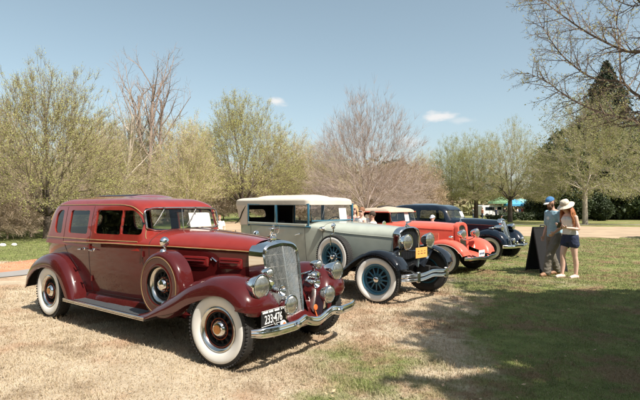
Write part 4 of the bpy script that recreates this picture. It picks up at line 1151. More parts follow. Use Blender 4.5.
# ================================================================ GROUND
def ground_material(name, blades=False):
    m, nt, b = nodes(name)
    geo = N(nt, 'ShaderNodeNewGeometry'); sep = N(nt, 'ShaderNodeSeparateXYZ'); nt.links.new(geo.outputs['Position'], sep.inputs[0])
    def nz(scale, det, off=0):
        n = N(nt, 'ShaderNodeTexNoise'); n.inputs['Scale'].default_value = scale; n.inputs['Detail'].default_value = det; n.inputs['Roughness'].default_value = .6
        mp = N(nt, 'ShaderNodeMapping'); mp.inputs['Location'].default_value = (off, off*.7, 0)
        nt.links.new(geo.outputs['Position'], mp.inputs[0]); nt.links.new(mp.outputs[0], n.inputs['Vector']); return n.outputs['Fac']
    def mathn(op, a, b_=None, c=None):
        n = N(nt, 'ShaderNodeMath', operation=op)
        for i, q in enumerate((a, b_, c)):
            if q is None: continue
            if isinstance(q, (int, float)): n.inputs[i].default_value = q
            else: nt.links.new(q, n.inputs[i])
        return n.outputs[0]
    def rng(src, a, b_, lo=0., hi=1.):
        n = N(nt, 'ShaderNodeMapRange'); n.interpolation_type = 'SMOOTHSTEP'; nt.links.new(src, n.inputs[0])
        n.inputs[1].default_value = a; n.inputs[2].default_value = b_; n.inputs[3].default_value = lo; n.inputs[4].default_value = hi; return n.outputs[0]
    def mix(f, a, b_):
        n = N(nt, 'ShaderNodeMix'); n.data_type = 'RGBA'
        nt.links.new(f, n.inputs[0])
        for k, q in ((6, a), (7, b_)):
            if isinstance(q, tuple): n.inputs[k].default_value = (*q, 1)
            else: nt.links.new(q, n.inputs[k])
        return n.outputs[2]
    X, Y = sep.outputs[0], sep.outputs[1]
    straw = ramp(nt, nz(2.3, 8), [(.25, (.42, .34, .24)), (.5, (.56, .47, .345)), (.75, (.68, .60, .46))]).outputs[0]
    fine = nz(38, 4, 5)
    straw = mix(rng(fine, .35, .75, 0, .55), straw, (.30, .19, .10))
    straw = mix(rng(nz(.9, 6, 31), .48, .64, 0, .65), straw, (.44, .27, .17)); straw = mix(rng(nz(1.7, 6, 61), .54, .66, 0, .6), straw, (.24, .165, .10))
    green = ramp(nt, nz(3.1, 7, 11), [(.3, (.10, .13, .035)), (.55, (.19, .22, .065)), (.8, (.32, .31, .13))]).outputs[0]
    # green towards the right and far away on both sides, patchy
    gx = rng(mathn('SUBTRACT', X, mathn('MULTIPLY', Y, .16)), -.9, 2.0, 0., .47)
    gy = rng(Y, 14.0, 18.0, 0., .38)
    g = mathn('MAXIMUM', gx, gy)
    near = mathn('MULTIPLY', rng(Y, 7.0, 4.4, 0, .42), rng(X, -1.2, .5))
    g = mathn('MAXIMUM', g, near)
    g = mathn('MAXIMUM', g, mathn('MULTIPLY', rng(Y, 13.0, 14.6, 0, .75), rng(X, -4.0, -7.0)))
    g = mathn('MAXIMUM', g, mathn('MULTIPLY', rng(mathn('SUBTRACT', X, mathn('MULTIPLY', Y, .40)), -1.9, .6, 0, .62), rng(Y, 10.5, 8.0)))  # greener turf over the tree-shade zone, coloured to deepen that shade
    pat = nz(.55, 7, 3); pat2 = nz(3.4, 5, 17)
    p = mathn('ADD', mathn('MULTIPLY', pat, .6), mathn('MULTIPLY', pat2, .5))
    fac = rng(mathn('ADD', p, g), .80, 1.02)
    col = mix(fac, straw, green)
    # brown litter in the far wood and tan open field
    col = mix(rng(mathn('ADD', Y, mathn('MULTIPLY', nz(.2, 3, 40), 6.)), 24.5, 27, 0, .8), col, (.34, .25, .15)) if False else col
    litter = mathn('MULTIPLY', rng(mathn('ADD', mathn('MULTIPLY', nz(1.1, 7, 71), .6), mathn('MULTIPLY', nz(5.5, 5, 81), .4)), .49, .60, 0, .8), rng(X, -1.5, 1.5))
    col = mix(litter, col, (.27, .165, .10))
    if blades:
        oi = N(nt, 'ShaderNodeTexNoise'); oi.inputs['Scale'].default_value = 160
        nt.links.new(geo.outputs['Position'], oi.inputs['Vector'])
        col = mix(rng(oi.outputs['Fac'], .35, .65, 0, .38), col, (.72, .61, .43)); col = mix(rng(nz(70, 2, 9), .58, .66, 0, .5), col, (.22, .23, .08))
    nt.links.new(col, b.inputs['Base Color']); b.inputs['Roughness'].default_value = .9
    b.inputs['Specular IOR Level'].default_value = .2
    if not blades:
        bp = N(nt, 'ShaderNodeBump'); bp.inputs['Strength'].default_value = .9; bp.inputs['Distance'].default_value = .03
        nt.links.new(nz(55, 5), bp.inputs['Height']); nt.links.new(bp.outputs[0], b.inputs['Normal'])
    else:
        t = N(nt, 'ShaderNodeBsdfTranslucent'); nt.links.new(col, t.inputs[0]); ms = N(nt, 'ShaderNodeMixShader'); ms.inputs[0].default_value = .3
        nt.links.new(b.outputs[0], ms.inputs[1]); nt.links.new(t.outputs[0], ms.inputs[2]); nt.links.new(ms.outputs[0], nt.nodes['Material Output'].inputs['Surface'])
    return m
def steps(lo, hi, fine_lo, fine_hi, df, grow=1.25):
    a = [fine_lo+df*i for i in range(int((fine_hi-fine_lo)/df)+1)]
    d = df; x = a[-1]
    while x < hi: d *= grow; x += d; a.append(min(x, hi))
    d = df; x = a[0]; b = []
    while x > lo: d *= grow; x -= d; b.append(max(x, lo))
    return b[::-1]+a
gxs, gys = steps(-900, 900, -14, 16, .5), steps(-60, 1500, 0, 52, .5)
G = MB(); G.grid([[(x, y, gz(x, y)) for y in gys] for x in gxs])
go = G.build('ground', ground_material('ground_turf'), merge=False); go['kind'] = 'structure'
def ribbon(name, left, right, mat, dz, n=10, rough=0.):
    """sheet following the ground between two edge polylines (x,y)"""
    L = spline([(x, y, 0) for x, y in left], n); R = spline([(x, y, 0) for x, y in right], n)
    wv = lambda p, k: Vector((p.x, p.y+rough*(math.sin(p.x*.9+k)+.6*math.sin(p.x*2.3+2*k)+.5*math.sin(p.x*5.1+k)), 0))
    L = [wv(p, 1) for p in L]; R = [wv(p, 4) for p in R]
    nw = 9 if (L[0]-R[0]).length < 3 else 41
    m = MB(); m.grid([[(a.x+(b.x-a.x)*t, a.y+(b.y-a.y)*t, gz(a.x+(b.x-a.x)*t, a.y+(b.y-a.y)*t)+dz) for t in lin(0, 1, nw)] for a, b in zip(L, R)])
    o = m.build(name, mat, merge=False); o['kind'] = 'structure'; return o
M['clay'] = matte('clay', (.50, .21, .11), .95, .25, 1.5, .6, 30)
M['pave'] = matte('pavement_grey', (.27, .255, .24), .9, .12, 3, .3, 60)
M['sand'] = matte('sandy_dirt', (.37, .275, .18), .95, .28, .7, .6, 20)
ribbon('clay_path', [(-16, 11.3), (-11, 11.9), (-9.3, 12.9), (-8.6, 14.8), (-7.4, 19), (-5.5, 25), (0, 31)], [(-16, 9.9), (-11, 10.3), (-8.0, 11.3), (-7.2, 14), (-6.4, 19), (-4.4, 24.2), (.5, 29.5)], M['clay'], .012, 40, .10)
ribbon('grey_path', [(-16, 9.9), (-11, 10.3), (-8.0, 11.3), (-7.2, 14), (-6.4, 19), (-4.4, 24.2), (.5, 29.5)], [(-16, 9.0), (-11, 9.4), (-7.4, 10.4), (-6.5, 13.6), (-5.7, 18.8), (-3.8, 23.5), (1.1, 28.5)], M['pave'], .016, 40, .07)
ribbon('dirt_road', [(-9, 46), (0, 42), (12, 39.5), (30, 38.6), (70, 39)], [(-9, 30), (0, 27), (10, 24.8), (24, 23.8), (60, 21)], M['sand'], .012, 60, .45)
ribbon('footpath', [(10, 45.3), (30, 44.2), (70, 44)], [(10, 44.2), (30, 43.2), (70, 42.8)], M['pave'], .02, 30, .04)
H = MB(); H.grid([[(x, y, gz(x, y)+3.0*ss(105, 150, y)*(1-.5*ss(0, 60, abs(x-40)))+.05) for y in lin(104, 240, 16)] for x in lin(-120, 180, 40)])
ho = H.build('hill', matte('dry_field', (.46, .34, .21), .95, .2, .08)); ho['kind'] = 'structure'

# grass blades: denser near the camera, one uncountable mass
def grass():
    rs = np.random.RandomState(3); NB = 330000
    u = rs.rand(NB); y = 3.2*(26/3.2)**(u**.80)
    x = (rs.rand(NB)*2-1)*(.80*y+.6)
    # bare patches
    keep = (np.sin(x*2.1+np.sin(y*1.7)*1.5)+np.sin(y*2.9+x*.8)+rs.rand(NB)*3.2) > .2
    keep &= ~((y > 23.5) & (x > -3))
    keep &= ~((x < -5.6) & (y > 9.2) & (y < 15.0) & (y < 11.9+np.clip((x+8)*1.6, 0, 9)))
    x, y = x[keep], y[keep]; n = len(x)
    z = np.array([gz(a, b) for a, b in zip(x, y)])
    cl_ = np.clip(np.sin(x*5.3+np.sin(y*3.1)*2)+np.sin(y*6.1+np.sin(x*4.3)*2)-.9, 0, 1); h = (.015+.026*rs.rand(n)**2)*(1+.010*y)*(1+1.0*cl_); w = (.0016+.0012*rs.rand(n))*(.6+.22*y)
    a = rs.rand(n)*2*np.pi; l = rs.rand(n)**.6*1.1; la = rs.rand(n)*2*np.pi
    dx, dy = np.cos(a)*w, np.sin(a)*w
    lx, ly = np.cos(la)*l*h, np.sin(la)*l*h
    V = np.empty((n, 5, 3), np.float32)
    V[:, 0] = np.stack([x-dx, y-dy, z], 1); V[:, 1] = np.stack([x+dx, y+dy, z], 1)
    V[:, 2] = np.stack([x+dx*.7+lx*.35, y+dy*.7+ly*.35, z+h*.6], 1); V[:, 3] = np.stack([x-dx*.7+lx*.35, y-dy*.7+ly*.35, z+h*.6], 1)
    V[:, 4] = np.stack([x+lx, y+ly, z+h*(1-.25*l)], 1)
    b = np.arange(n)[:, None]*5
    F = np.concatenate([b+np.array([[0, 1, 2]]), b+np.array([[0, 2, 3]]), b+np.array([[3, 2, 4]])])
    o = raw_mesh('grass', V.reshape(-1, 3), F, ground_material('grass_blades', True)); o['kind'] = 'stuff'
    o['label'] = 'short dry straw coloured turf with green patches'
    # dead leaves and bits
    m_ = 420; x = rs.rand(m_)*9-3; y = 3.6+rs.rand(m_)**1.6*12; x = (rs.rand(m_)*1.5-.72)*y
    V = []; F = []
    for i in range(m_):
        s = .008+.016*rs.rand()**3; a = rs.rand()*6.28; c = Vector((x[i], y[i], gz(x[i], y[i])+.022+.01*rs.rand())); t = rs.rand()*.8
        p = Vector((math.cos(a), math.sin(a), t*.4)); q = Vector((-math.sin(a), math.cos(a), .5*t-.1)); k = len(V)
        V += [c-p*s, c+q*s*.6, c+p*s, c-q*s*.6]; F.append([k, k+1, k+2, k+3])
    o = raw_mesh('fallen_leaves', [tuple(v) for v in V], F, matte('dead_leaf', (.38, .26, .16), .8, .6, 2)); o['kind'] = 'stuff'; o['label'] = 'dead leaves scattered on the turf'
grass()

# ================================================================ TREES
def tubes_np(segs, sides):
    """segs (n,8): p0,p1,r0,r1 -> V,F"""
    S = np.asarray(segs, dtype=np.float64)
    if len(S) == 0: return np.zeros((0, 3)), np.zeros((0, 4), int)
    p0, p1, r0, r1 = S[:, 0:3], S[:, 3:6], S[:, 6], S[:, 7]
    d = p1-p0; d /= np.maximum(np.linalg.norm(d, axis=1, keepdims=True), 1e-9)
    ref = np.where(np.abs(d[:, 2:3]) < .9, np.array([[0, 0, 1.]]), np.array([[1., 0, 0]]))
    a = np.cross(d, ref); a /= np.linalg.norm(a, axis=1, keepdims=True); b = np.cross(d, a)
    n = len(S); V = np.empty((n, 2, sides, 3))
    for k in range(sides):
        c, s = math.cos(2*PI*k/sides), math.sin(2*PI*k/sides); o = a*c+b*s
        V[:, 0, k] = p0+o*r0[:, None]; V[:, 1, k] = p1+o*r1[:, None]
    base = np.arange(n)[:, None]*2*sides
    F = np.concatenate([base+np.array([[k, (k+1) % sides, sides+(k+1) % sides, sides+k]]) for k in range(sides)])
    return V.reshape(-1, 3), F
def leaves_np(P, size, rs, jitter=.1, elong=1.6):
    P = np.asarray(P)+rs.normal(0, jitter, (len(P), 3)); n = len(P)
    a = rs.normal(size=(n, 3)); a /= np.linalg.norm(a, axis=1, keepdims=True); b = rs.normal(size=(n, 3)); b -= a*(a*b).sum(1, keepdims=True); b /= np.linalg.norm(b, axis=1, keepdims=True)
    s = size*(.55+.9*rs.rand(n))[:, None]
    V = np.stack([P-a*s*elong*.5, P+b*s*.4, P+a*s*elong*.5, P-b*s*.4], 1).reshape(-1, 3)
    return V, np.arange(n*4).reshape(-1, 4)
class TreeGen:
    def __init__(s, seed): s.r = random.Random(seed); s.big = []; s.small = []; s.tw = []; s.leaf = []
    def grow(s, p, d, L, r, lv, P):
        R = s.r; q = P['lv'][lv]; n = q.get('n', 5); step = L/n; d = d.normalized(); last = lv == len(P['lv'])-1
        rtip = r*q.get('tip', .35); pts = [(p, d, r)]
        for i in range(n):
            d = (d+Vector((R.gauss(0, 1), R.gauss(0, 1), R.gauss(0, 1)))*q.get('wig', .12)+Vector((0, 0, 1))*q.get('up', .05)).normalized()
            p2 = p+d*step; ra = r+(rtip-r)*i/n; rb = r+(rtip-r)*(i+1)/n
            (s.big if ra > P.get('bigr', .05) else s.small).append((*p, *p2, ra, rb))
            p = p2; pts.append((p, d, rb))
            if lv >= P.get('leaf_from', 99) and P.get('leaf_n', 0):
                for _ in range(P['leaf_n']): s.leaf.append(tuple(p-d*step*R.random()))
        if last: return
        k = q['kids']; k = max(1, int(k*R.uniform(.8, 1.2)))
        for j in range(k):
            f = q.get('from', .25)+(1-q.get('from', .25))*(j+R.random())/k
            i = min(n-1, int(f*n)); t = f*n-i; a, da, ra = pts[i]; b, db, rb = pts[i+1]; c = a.lerp(b, min(1, t)); dd = da
            ax = dd.orthogonal().normalized(); ax.rotate(Matrix.Rotation(R.uniform(0, 2*PI)+j*2.4, 3, dd)) if False else None
            ang = math.radians(R.gauss(q['ang'], q.get('angv', 9))); az = j*2.399+R.uniform(-.5, .5)
            o = dd.orthogonal().normalized(); o = Matrix.Rotation(az, 3, dd) @ o
            nd = (dd*math.cos(ang)+o*math.sin(ang)).normalized()
            nl = L*q['ratio']*R.uniform(*q.get('var', (.7, 1.15)))*(1-q.get('taper', .45)*f)
            s.grow(c, nd, nl, max(P.get('minr', .004), min(ra*.8, (ra+(rb-ra)*t)*q.get('rr', .55))), lv+1, P)
def make_tree(name, seed, P, trunk_mat, twig_mat, leaf_mat, leaf_size=.07, leaf_jit=.12, leaf_frac=1.):
    g = TreeGen(seed); g.grow(Vector((0, 0, -.15)), Vector((0, 0, 1)), P['H'], P['r'], 0, P)
    root = empty(name); V, F = tubes_np(g.big, 8); raw_mesh('trunk', V, F, trunk_mat, root, True)
    V, F = tubes_np(g.small, 3); raw_mesh('branches', V, F, twig_mat, root)
    if leaf_mat is not None and g.leaf:
        rs = np.random.RandomState(seed); L = np.asarray(g.leaf)
        if leaf_frac < 1: L = L[rs.rand(len(L)) < leaf_frac]
        V, F = leaves_np(L, leaf_size, rs, leaf_jit); raw_mesh('foliage', V, F, leaf_mat, root)
    return root
M['bark_grey'] = barkmat('bark_grey', (.17, .14, .11)); M['bark_dark'] = barkmat('bark_dark', (.085, .065, .05)); M['bark_pale'] = barkmat('bark_pale', (.40, .34, .27))
M['twig_tan'] = barkmat('twig_tan', (.42, .33, .24)); M['twig_red'] = barkmat('twig_red', (.36, .26, .21)); M['twig_umber2'] = barkmat('twig_umber_pale', (.22, .17, .12)); M['twig_grey'] = barkmat('twig_grey', (.36, .29, .25)); M['twig_brown'] = barkmat('twig_brown', (.26, .195, .155)); M['twig_olive'] = barkmat('twig_olive', (.20, .17, .10)); M['twig_dark'] = barkmat('twig_dark', (.09, .065, .05))
M['bud'] = leafmat('bud_green', (.46, .47, .14), (.66, .65, .28)); M['bud_olive'] = leafmat('bud_olive', (.40, .38, .14), (.54, .50, .23)); M['bud_green'] = leafmat('bud_fresh_green', (.33, .36, .11), (.49, .49, .20))
M['leaf_tan'] = leafmat('leaf_tan', (.38, .28, .17), (.54, .42, .27)); M['leaf_dark'] = leafmat('leaf_dark', (.022, .035, .012), (.055, .08, .026), trans=.15); M['leaf_mid'] = leafmat('leaf_mid', (.06, .085, .03), (.13, .15, .055), trans=.2)
M['needle'] = leafmat('needle', (.018, .032, .018), (.045, .065, .032), trans=.1)
def tree_at(o, px, d, label, cat='tree', group=None, s=1.0, rz=None, hz=None):
    x = (px-320)/466*d; o.location = (x, d, gz(x, d)); o.scale = (s, s, hz or s); o.rotation_euler = (0, 0, rnd.uniform(0, 6.28) if rz is None else rz)
    return tag(o, label, cat, group)
VASE = lambda H, n=3, up=.05, a=38, **k: dict(H=H*.15, r=.024*H, bigr=.05, minr=.0065, leaf_from=3, leaf_n=n, **k, lv=[
    dict(n=3, wig=.03, kids=14, ang=a, angv=17, ratio=4.6, **{'from': .3}, taper=.12, rr=.46, tip=.75, var=(.88, 1.06)),
    dict(n=8, wig=.045, up=up, kids=16, ang=29, angv=8, ratio=.40, rr=.45, taper=.22, tip=.15, **{'from': .12}),
    dict(n=5, wig=.07, up=.07, kids=8, ang=28, ratio=.52, rr=.5, taper=.3, tip=.3, **{'from': .12}),
    dict(n=3, wig=.09, up=.07, kids=5, ang=28, ratio=.55, rr=.6, taper=.2, tip=.4, **{'from': .1}),
    dict(n=2, wig=.12, up=.07, tip=.5)])

def dome_tree(name, seed, H, W_, hb, ks, mats, leaf=None, lsize=.05, nleaf=3, twigs=5, tl=.5, r0=.16, minel=4, rmin=.62, ljit=.07, minr=.005, arch=.12, lean=.0, side=2):
    """crown filling a dome: limbs radiate from the top of a short trunk and fork towards evenly spread tips"""
    rs = np.random.RandomState(seed); big = []; small = []; tips = []
    nt_ = int(np.prod(ks)); el = np.arcsin(np.sin(math.radians(minel))+(1-np.sin(math.radians(minel)))*rs.rand(nt_)**1.05); az = rs.rand(nt_)*2*np.pi
    rr = (rmin+(1-rmin)*rs.rand(nt_)**.55)*(1+.07*np.sin(az*3+seed)+.06*np.sin(az*5+el*4+seed*2)+.05*rs.normal(size=nt_))
    base = np.array([0, 0, hb]); HH = H-hb
    T = np.stack([np.cos(el)*np.cos(az)*W_*rr, np.cos(el)*np.sin(az)*W_*rr, hb*.6+np.sin(el)*(HH+hb*.4)*rr], 1)
    def add(a, b, ra, rb):
        m_ = (a+b)/2+rs.normal(0, .03*np.linalg.norm(b-a)+.004, 3)
        rm = (ra+rb)/2
        for p, q, x, y in ((a, m_, ra, rm), (m_, b, rm, rb)): (big if x > .035 else small).append((*p, *q, x, y))
    fr = {5: [.30, .55, .75, .90, 1.], 4: [.34, .62, .84, 1.]}[len(ks)]
    def rec(p, idx, lv, r_):
        if len(idx) == 0: return
        k = min(ks[lv], len(idx)); P = T[idx]; s_ = [rs.randint(len(idx))]; d = np.linalg.norm(P-P[s_[0]], axis=1)
        for _ in range(k-1): j = int(np.argmax(d*(.8+.4*rs.rand(len(d))))); s_.append(j); d = np.minimum(d, np.linalg.norm(P-P[j], axis=1))
        lab = np.argmin(np.linalg.norm(P[:, None]-P[s_][None], axis=2), axis=1)
        for j in range(k):
            sub = idx[lab == j]
            if len(sub) == 0: continue
            c = T[sub].mean(0); f = fr[lv]*rs.uniform(.9, 1.08) if lv < len(ks)-1 else 1.
            q = base+(c-base)*min(1, f)+np.array([0, 0, 1])*math.sin(PI*min(1, f))*arch*np.linalg.norm((c-base)[:2])
            rc = max(minr, r_*max(.36, (len(sub)/len(idx))**.38))
            add(p, q, rc, max(minr, rc*.72))
            if lv < len(ks)-1 and len(sub) > 1: rec(q, sub, lv+1, rc*.72)
            else: tips.append((q, (q-base)/np.linalg.norm(q-base)))
            # side shoots along the way
            if lv >= 1:
                for _ in range(side if lv < 3 else 1):
                    t = rs.rand(); a = p+(q-p)*t; dd = (q-p)/max(1e-6, np.linalg.norm(q-p))+rs.normal(0, .45, 3)+np.array([0, 0, .25]); tips.append((a, dd/np.linalg.norm(dd)))
    tr_ = base+np.array([lean, 0, 0]); big.append((0, 0, -.15, *(tr_*.5), r0*1.25, r0*1.02)); big.append((*(tr_*.5), *base, r0*1.02, r0))
    rec(base, np.arange(nt_), 0, r0*.85)
    L = []
    for q, d in tips:
        for _ in range(twigs):
            dd = d+rs.normal(0, .38, 3)+np.array([0, 0, .12]); dd /= np.linalg.norm(dd); l = tl*rs.uniform(.5, 1.1); m_ = q+dd*l*.5+rs.normal(0, .03*l, 3); e = q+dd*l+rs.normal(0, .08*l, 3)
            small.append((*q, *m_, minr, minr*.85)); small.append((*m_, *e, minr*.85, minr*.5))
            for _ in range(nleaf): L.append(q+(e-q)*rs.uniform(.15, 1.05))
    root = empty(name); V, F = tubes_np(big, 8); raw_mesh('trunk', V, F, mats[0], root, True)
    V, F = tubes_np(small, 3); raw_mesh('branches', V, F, mats[1], root)
    if leaf is not None: V, F = leaves_np(np.array(L), lsize, rs, ljit); raw_mesh('foliage', V, F, leaf, root)
    return root
tr = dome_tree('budding_tree', 11, 8.3, 4.1, 1.1, (14, 5, 5, 5), (M['bark_dark'], M['twig_umber2']), M['bud'], .031, 4, 6, .46, .20, minel=6, rmin=.74, side=1)
tree_at(tr, 48, 23, 'large spreading tree with yellow-green buds behind the rear of the maroon sedan', s=1.0)
t3 = dome_tree('budding_tree', 12, 10.6, 5.2, 1.4, (14, 5, 5, 5), (M['bark_dark'], M['twig_umber2']), M['bud'], .046, 4, 6, .62, .24, minel=8, rmin=.74, side=1)
tree_at(t3, 243, 45, 'fan-shaped budding tree rising above the white fabric car top', s=1.12)
t4 = dome_tree('bare_tree', 13, 11.8, 5.9, 1.3, (15, 5, 5, 5), (M['twig_grey'], M['twig_grey']), None, twigs=6, tl=.95, r0=.20, minel=3, minr=.0052)
tree_at(t4, 366, 43, 'bare pinkish-brown spreading tree behind the row of cars at centre', s=1.0)
TALL = dict(H=9.5, r=.20, bigr=.05, minr=.007, leaf_from=9, leaf_n=0, lv=[
    dict(n=8, wig=.05, up=.03, kids=11, ang=30, ratio=.62, rr=.55, taper=.35, tip=.45, **{'from': .45}),
    dict(n=6, wig=.12, up=.05, kids=7, ang=38, ratio=.5, rr=.55, tip=.3, **{'from': .3}),
    dict(n=5, wig=.15, up=.05, kids=5, ang=40, ratio=.5, rr=.55, tip=.3, **{'from': .2}),
    dict(n=3, wig=.16, up=.04, tip=.5)])
t2 = make_tree('bare_tree', 14, TALL, M['twig_brown'], M['twig_brown'], None)
tree_at(t2, 150, 41, 'tall bare tree with open forked crown above the roof of the maroon sedan', s=1.08, hz=1.32)
t2c = copy_tree(t2); tree_at(t2c, 176, 44, 'bare forked tree right of the tallest bare tree behind the maroon sedan', s=.78, rz=2.1)
t2d = copy_tree(t2); tree_at(t2d, 134, 46, 'narrow bare tree between the pale-barked one and the tallest one', s=.95, rz=4.0)
t2e = copy_tree(t2); tree_at(t2e, 158, 42, 'bare forked tree crowding the right side of the tallest bare tree', s=1.0, rz=.9, hz=1.18)
t2f = copy_tree(t2); tree_at(t2f, 142, 43, 'bare forked tree crowding the left side of the tallest bare tree', s=1.0, rz=5.2, hz=1.25)
t2b = make_tree('bare_tree', 24, TALL, M['bark_pale'], M['bark_pale'], None)
tree_at(t2b, 122, 33, 'slender pale-barked bare tree left of the tallest bare tree', s=.72, hz=.85)
t5 = dome_tree('budding_tree', 15, 13, 5.4, 3.0, (9, 5, 5, 5), (M['bark_dark'], M['twig_olive']), M['bud_green'], .058, 5, 5, .8, .30, minel=8, ljit=.12)
tree_at(t5, 476, 60, 'round-headed green budding tree above the bonnet of the navy saloon', s=.86)
t6 = dome_tree('budding_tree', 16, 12.6, 5.6, 2.8, (9, 5, 5, 5), (M['bark_dark'], M['twig_tan']), M['bud_green'], .055, 5, 5, .8, .28, minel=6, ljit=.12)
tree_at(t6, 510, 55, 'wide green budding tree in front of the distant market tents', s=.90)
t6b = dome_tree('budding_tree', 26, 13, 5.4, 3.0, (9, 5, 5, 5), (M['bark_dark'], M['twig_olive']), M['bud_green'], .06, 5, 5, .8, .30, minel=8, ljit=.12)
tree_at(t6b, 452, 66, 'green budding tree directly behind the roof of the navy saloon', s=.86)
M['bud_deep'] = leafmat('bud_deep_olive', (.22, .23, .075), (.37, .36, .15))
t7 = dome_tree('young_tree', 17, 11.5, 5.4, 3.0, (8, 5, 5, 5), (M['bark_pale'], M['bark_pale']), M['bud_deep'], .075, 4, 5, .75, .20, minel=4, ljit=.12)
tree_at(t7, 585, 46, 'young pale-trunked tree with olive buds behind the couple', s=1.1)
t8 = dome_tree('brown_tree', 18, 7.6, 5.4, 1.2, (9, 5, 5, 5), (M['bark_dark'], M['twig_red']), M['leaf_tan'], .10, 4, 5, .6, .2, minel=3, ljit=.15)
tree_at(t8, 404, 58, 'low reddish-brown leafed tree right of the bare spreading tree', s=1.0)
# thicket of shrubs and saplings behind the cars
shr = [dome_tree('bare_shrub', 31, 3.6, 2.3, .3, (11, 4, 4, 3), (M['twig_tan'], M['twig_tan']), M['leaf_tan'], .035, 1, 5, .45, .06, minel=3, minr=.006), dome_tree('bare_shrub', 32, 3.9, 2.2, .3, (11, 4, 4, 3), (M['twig_grey'], M['twig_tan']), M['bud'], .035, 1, 5, .45, .06, minel=3, minr=.006)]
sap = [dome_tree('budding_sapling', 33, 8.0, 3.0, 1.2, (9, 5, 4, 4), (M['bark_grey'], M['twig_tan']), M['bud'], .045, 3, 5, .6, .12, minel=12, rmin=.5), dome_tree('budding_sapling', 34, 7.6, 3.3, 1.0, (10, 5, 4, 4), (M['twig_tan'], M['twig_tan']), M['bud_olive'], .045, 3, 5, .6, .12, minel=8, rmin=.5)]
R2 = random.Random(5); used = set()
def place(protos, px, d, s, label, grp, cat):
    k = R2.randrange(len(protos)); o = protos[k]
    if k in used and protos is place.cur: o = copy_tree(o)
    elif protos is not place.cur: place.cur = protos; used.clear()
    used.add(k)
    tree_at(o, px, d, label, cat, grp, s)
place.cur = None
SL = 'tangle of bare tan stems in the thicket behind the parked cars'; TL = 'thin budding sapling standing in the background thicket behind the cars'
place.cur = shr
for (px, d, s) in [(-25, 21.5, .75), (5, 22.5, .7), (30, 24, .75), (-5, 27, .9), (25, 30, .95), (60, 27, .8), (88, 30, .85), (115, 34, .95), (140, 33, .8), (165, 40, 1.0), (190, 42, 1.0), (208, 48, 1.05), (226, 50, 1.0), (262, 50, 1.1), (283, 48, 1.1), (305, 50, 1.1), (325, 47, .95), (345, 52, 1.1), (390, 52, 1.0), (412, 54, 1.0), (430, 57, .95), (442, 62, 1.0)]:
    place(shr, px+R2.uniform(-4, 4), d, s*R2.uniform(.9, 1.15), SL, 'bare shrubs of the background thicket', 'shrub')
place.cur = sap; used.clear()
for (px, d, s) in [(-20, 30, 1.0), (8, 36, 1.05), (78, 37, 1.15), (98, 32, .95), (112, 42, 1.2), (134, 45, 1.25), (170, 44, 1.2), (186, 36, .95), (200, 48, 1.15), (276, 52, 1.2), (296, 55, 1.15), (318, 56, 1.1), (338, 60, 1.1), (390, 64, .95), (426, 66, .95)]:
    place(sap, px+R2.uniform(-4, 4), d, s*R2.uniform(.98, 1.25), TL, 'budding saplings of the background thicket', 'tree')
# evergreens
def leaf_mass(name, seed, blobs, n, size, mat, trunk=None):
    rs = np.random.RandomState(seed); P = []
    vol = np.array([b[3]*b[4]*b[5] for b in blobs]); k = rs.choice(len(blobs), n, p=vol/vol.sum())
    u = rs.normal(size=(n, 3)); u /= np.linalg.norm(u, axis=1, keepdims=True); r = (.55+.45*rs.rand(n)**.5)
    r *= 1+.16*np.sin(u[:, 0]*7+k)*np.sin(u[:, 2]*6+2*k)
    B = np.array(blobs)[k]; P = B[:, :3]+u*r[:, None]*B[:, 3:6]
    # drop clumps to leave gaps
    f = np.sin(P[:, 0]*2.3+seed)+np.sin(P[:, 1]*2.1+1.3*seed)+np.sin(P[:, 2]*2.9+P[:, 0])
    P = P[(f+rs.rand(n)*1.6) > -.6]
    root = empty(name); V, F = leaves_np(P, size, rs, .1, 1.5); raw_mesh('foliage', V, F, mat, root)
    t = MB(); h = max(b[2] for b in blobs); t.tube([(0, 0, -.2), (0.1, 0, h*.5), (0, .1, h)], [h*.035, h*.025, h*.008], 8)
    for b in blobs[:6]: t.tube([(0, 0, b[2]*.4), (b[0]*.6, b[1]*.6, b[2]*.8), (b[0], b[1], b[2])], [h*.016, h*.01, h*.004], 6)
    t.build('trunk', M['bark_dark'], root, 60)
    return root
def shrub_blobs(seed, w, h, n=9):
    R = random.Random(seed); out = []
    for _ in range(n):
        a = R.uniform(0, 6.28); q = R.uniform(0, .75)*w; z = R.uniform(.25, .85)*h
        s = w*R.uniform(.3, .5); out.append((math.cos(a)*q*(1.1-z/h*.6), math.sin(a)*q*(1.1-z/h*.6), z, s, s, s*R.uniform(.6, .95)))
    out.append((0, 0, h*.3, w*.75, w*.7, h*.3)); return out
ev = [leaf_mass('evergreen_tree', 41, shrub_blobs(1, 4.2, 9.5), 15000, .24, M['leaf_dark']), leaf_mass('evergreen_tree', 42, shrub_blobs(2, 4.8, 8), 15000, .24, M['leaf_mid']), leaf_mass('evergreen_tree', 43, shrub_blobs(3, 3.6, 7), 12000, .24, M['leaf_dark'])]
